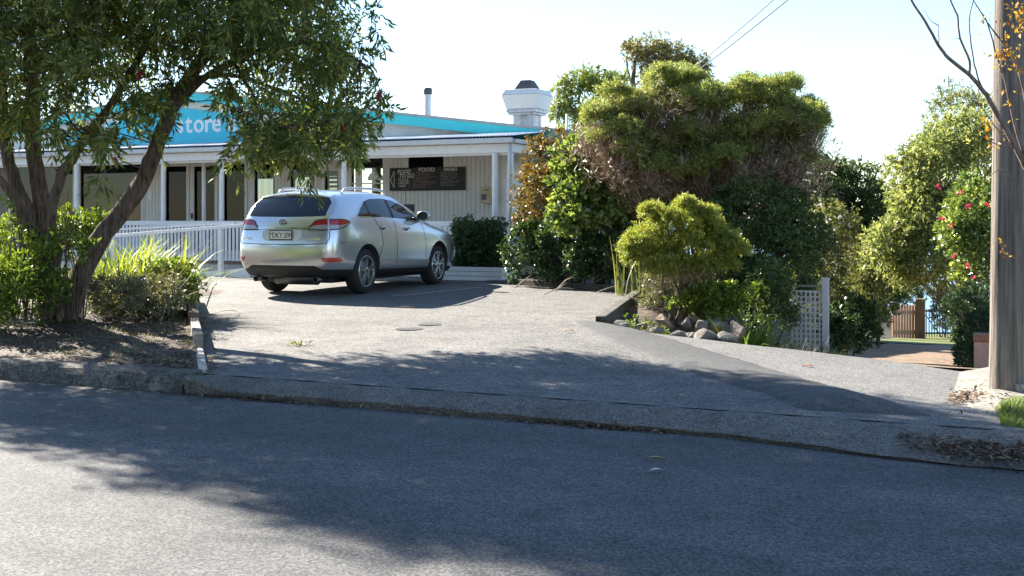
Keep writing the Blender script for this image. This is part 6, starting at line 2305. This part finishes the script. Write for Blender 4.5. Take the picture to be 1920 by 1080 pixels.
flat_leaf(1229, 863, .13, .034, 'dry_leaf', 'pale curled dry leaf on the shaded road', 0.0, R(15))
flat_leaf(1231, 886, .10, .045, 'pale_timber', 'small crumpled pale leaf below the curled one on the road', 0.0, R(40))
flat_leaf(1514, 688, .11, .06, 'orange_leaf', 'orange-brown leaf on the sunny side lane', 0.12, R(10))
flat_leaf(1183, 688, .08, .04, 'orange_leaf', 'small brown leaf on the car park near the berm', 0.21, R(70))
flat_leaf(1068, 622, .10, .05, 'orange_leaf', 'tiny brown leaf at the tip of the berm', 0.27, R(20))
flat_leaf(760, 578, .26, .03, 'dry_leaf', 'thin dry leaf on the sunny asphalt behind the car', 0.37, R(24))
flat_leaf(430, 585, .22, .03, 'dry_leaf', 'thin brown leaf on the asphalt left of the car', 0.30, R(24))
p = on_z(48, 709, 0.02)
pm2 = MB().grid(lambda s, t: (p.x + (s - .5) * .24, p.y + (t - .5) * .14, 0.02 + 0.025 * math.sin(s * 7) * math.sin(t * 5) + 0.02 * s), 8, 6)
tag(pm2.build('paper_scrap', MATS['paper'], smooth=True, fix=False), 'crumpled white paper scrap in the gutter at the left', 'litter')
twg = []
for _ in range(26):
    p = on_z(random.gauss(562, 13), random.gauss(638, 1.2), 0.26)
    twg.append((p.x, p.y, lot_z(p.y) + 0.018))
tag(quads_mesh('leafy_twig', twiggy(np.array(twg), np.full(26, 0.02), 2, 1, 0.055, 0.016), MATS['leaf_olive']), 'small fallen leafy twig on the car park asphalt', 'twig', kind='stuff')

# litter: uncountable leaf scraps
def scatter(name, pts, L, W, mat, label, cat='leaf litter', lift=0.01):
    Pn = np.array(pts)
    n = len(Pn)
    D = rand_dirs(n)
    D[:, 2] *= 0.25
    D = unit(D)
    Nn = unit(rand_dirs(n) * 0.35 + np.array((0, 0, 1)))
    Ls = L * (0.5 + rng.random(n))
    o = quads_mesh(name, leaf_quads(Pn, D, Nn, Ls, Ls * W / L), MATS[mat])
    return tag(o, label, cat, kind='stuff')


lp_ = []
for _ in range(9000):
    v = 8.72 + random.random() ** 1.4 * 5.5
    u = left_edge(v) - 0.05 - random.random() ** 1.3 * 9
    lp_.append((u, v, verge_z(u, v) + 0.008))
scatter('leaf_litter', lp_, 0.045, 0.016, 'litter', 'brown leaf litter scattered over the soil bank')
lp_ = []
for _ in range(700):
    u = random.choice([random.uniform(-7.6, -1.2), random.gauss(-6.6, .35), random.gauss(-3.2, .25)])
    if u > -0.8 or u < -8: continue
    v = KERB_V - abs(random.gauss(0, 0.03)) + 0.012
    lp_.append((u, v, 0.008))
for _ in range(1400):
    px = random.uniform(1690, 1925)
    py = interp([(1690, 832), (1800, 850), (1925, 862)], px) + random.gauss(0, 9)
    p = on_z(px, py, 0.03)
    lp_.append((p.x, p.y, 0.05 + 0.06 * random.random()))
for _ in range(500):
    px = random.uniform(1780, 1900)
    p = on_z(px, 745 + random.gauss(0, 7) + (px - 1780) * -0.1, 0.1)
    lp_.append((p.x, p.y, 0.10))
for _ in range(260):
    px = random.uniform(1770, 1860)
    p = on_z(px, 786 + random.gauss(0, 4), 0.08)
    lp_.append((p.x, p.y, 0.09))
for _ in range(250):
    v = random.uniform(8.8, 13)
    u = left_edge(v) + abs(random.gauss(0.05, .10)) + 0.06
    lp_.append((u, v, lot_z(v) + 0.02))
scatter('gutter_litter', lp_, 0.05, 0.018, 'litter', 'brown leaf scraps lying along the gutter and pole foot')
# grassy weeds on the bank
gw_ = []
for _ in range(90):
    v = 8.9 + random.random() * 3.8
    u = left_edge(v) - 0.1 - random.random() ** 1.5 * 4.5
    for k in range(26):
        a, b_ = u + random.gauss(0, .07), v + random.gauss(0, .07)
        gw_.append((a, b_, verge_z(a, b_)))
blades(np.array(gw_), 0.055, 0.005, 0.8, MATS['grass_dry'], 'bank_weeds', None, seg=2, arch=0.6)
tag(bpy.data.objects['bank_weeds'], 'thin grassy weeds on the soil bank under the tree', 'weeds', kind='stuff')

# ================================================================== ACROSS THE STREET, behind the viewer: unseen trees added for reflections in glass and paint
for i, (u, v, hgt, wid, lb) in enumerate(((-34, -15, 6.5, 4.0, 'broad unseen tree added for reflections across the road, farthest left'), (-25, -17, 8, 4.5, 'tall unseen tree added for reflections across the road, second from the left'), (-16, -14, 5.5, 3.6, 'low unseen tree added for reflections across the road, third from the left'), (-8, -18, 8.5, 4.6, 'tall unseen tree added for reflections across the road behind the viewer'), (2, -16, 6.5, 4.0, 'unseen tree added for reflections across the road, second from the right'), (12, -17, 7.5, 4.5, 'unseen tree added for reflections across the road, farthest right'))):
    t = tree('reflection_tree', lb, 'tree', (u, v, 0.0), 'added reflection trees across the road')
    Pc, Rc, dr = shell_clumps((u, v, hgt * 0.58), (wid, wid, hgt * 0.46), 90, 0.9)
    quads_mesh('crown', twiggy(Pc, Rc, 8, 7, 0.42, 0.2, cbias=dr * 0.4), MATS['leaf_dark' if i % 2 else 'leaf_olive'], t)
    q, r_ = limb([(u, v, -0.1), (u + 0.1, v, hgt * 0.3), (u, v, hgt * 0.7)], 0.22, 0.08, sub=4)
    MB().tube(q, r_, 9).build('trunk', MATS['bark_grey'], t, smooth=True)
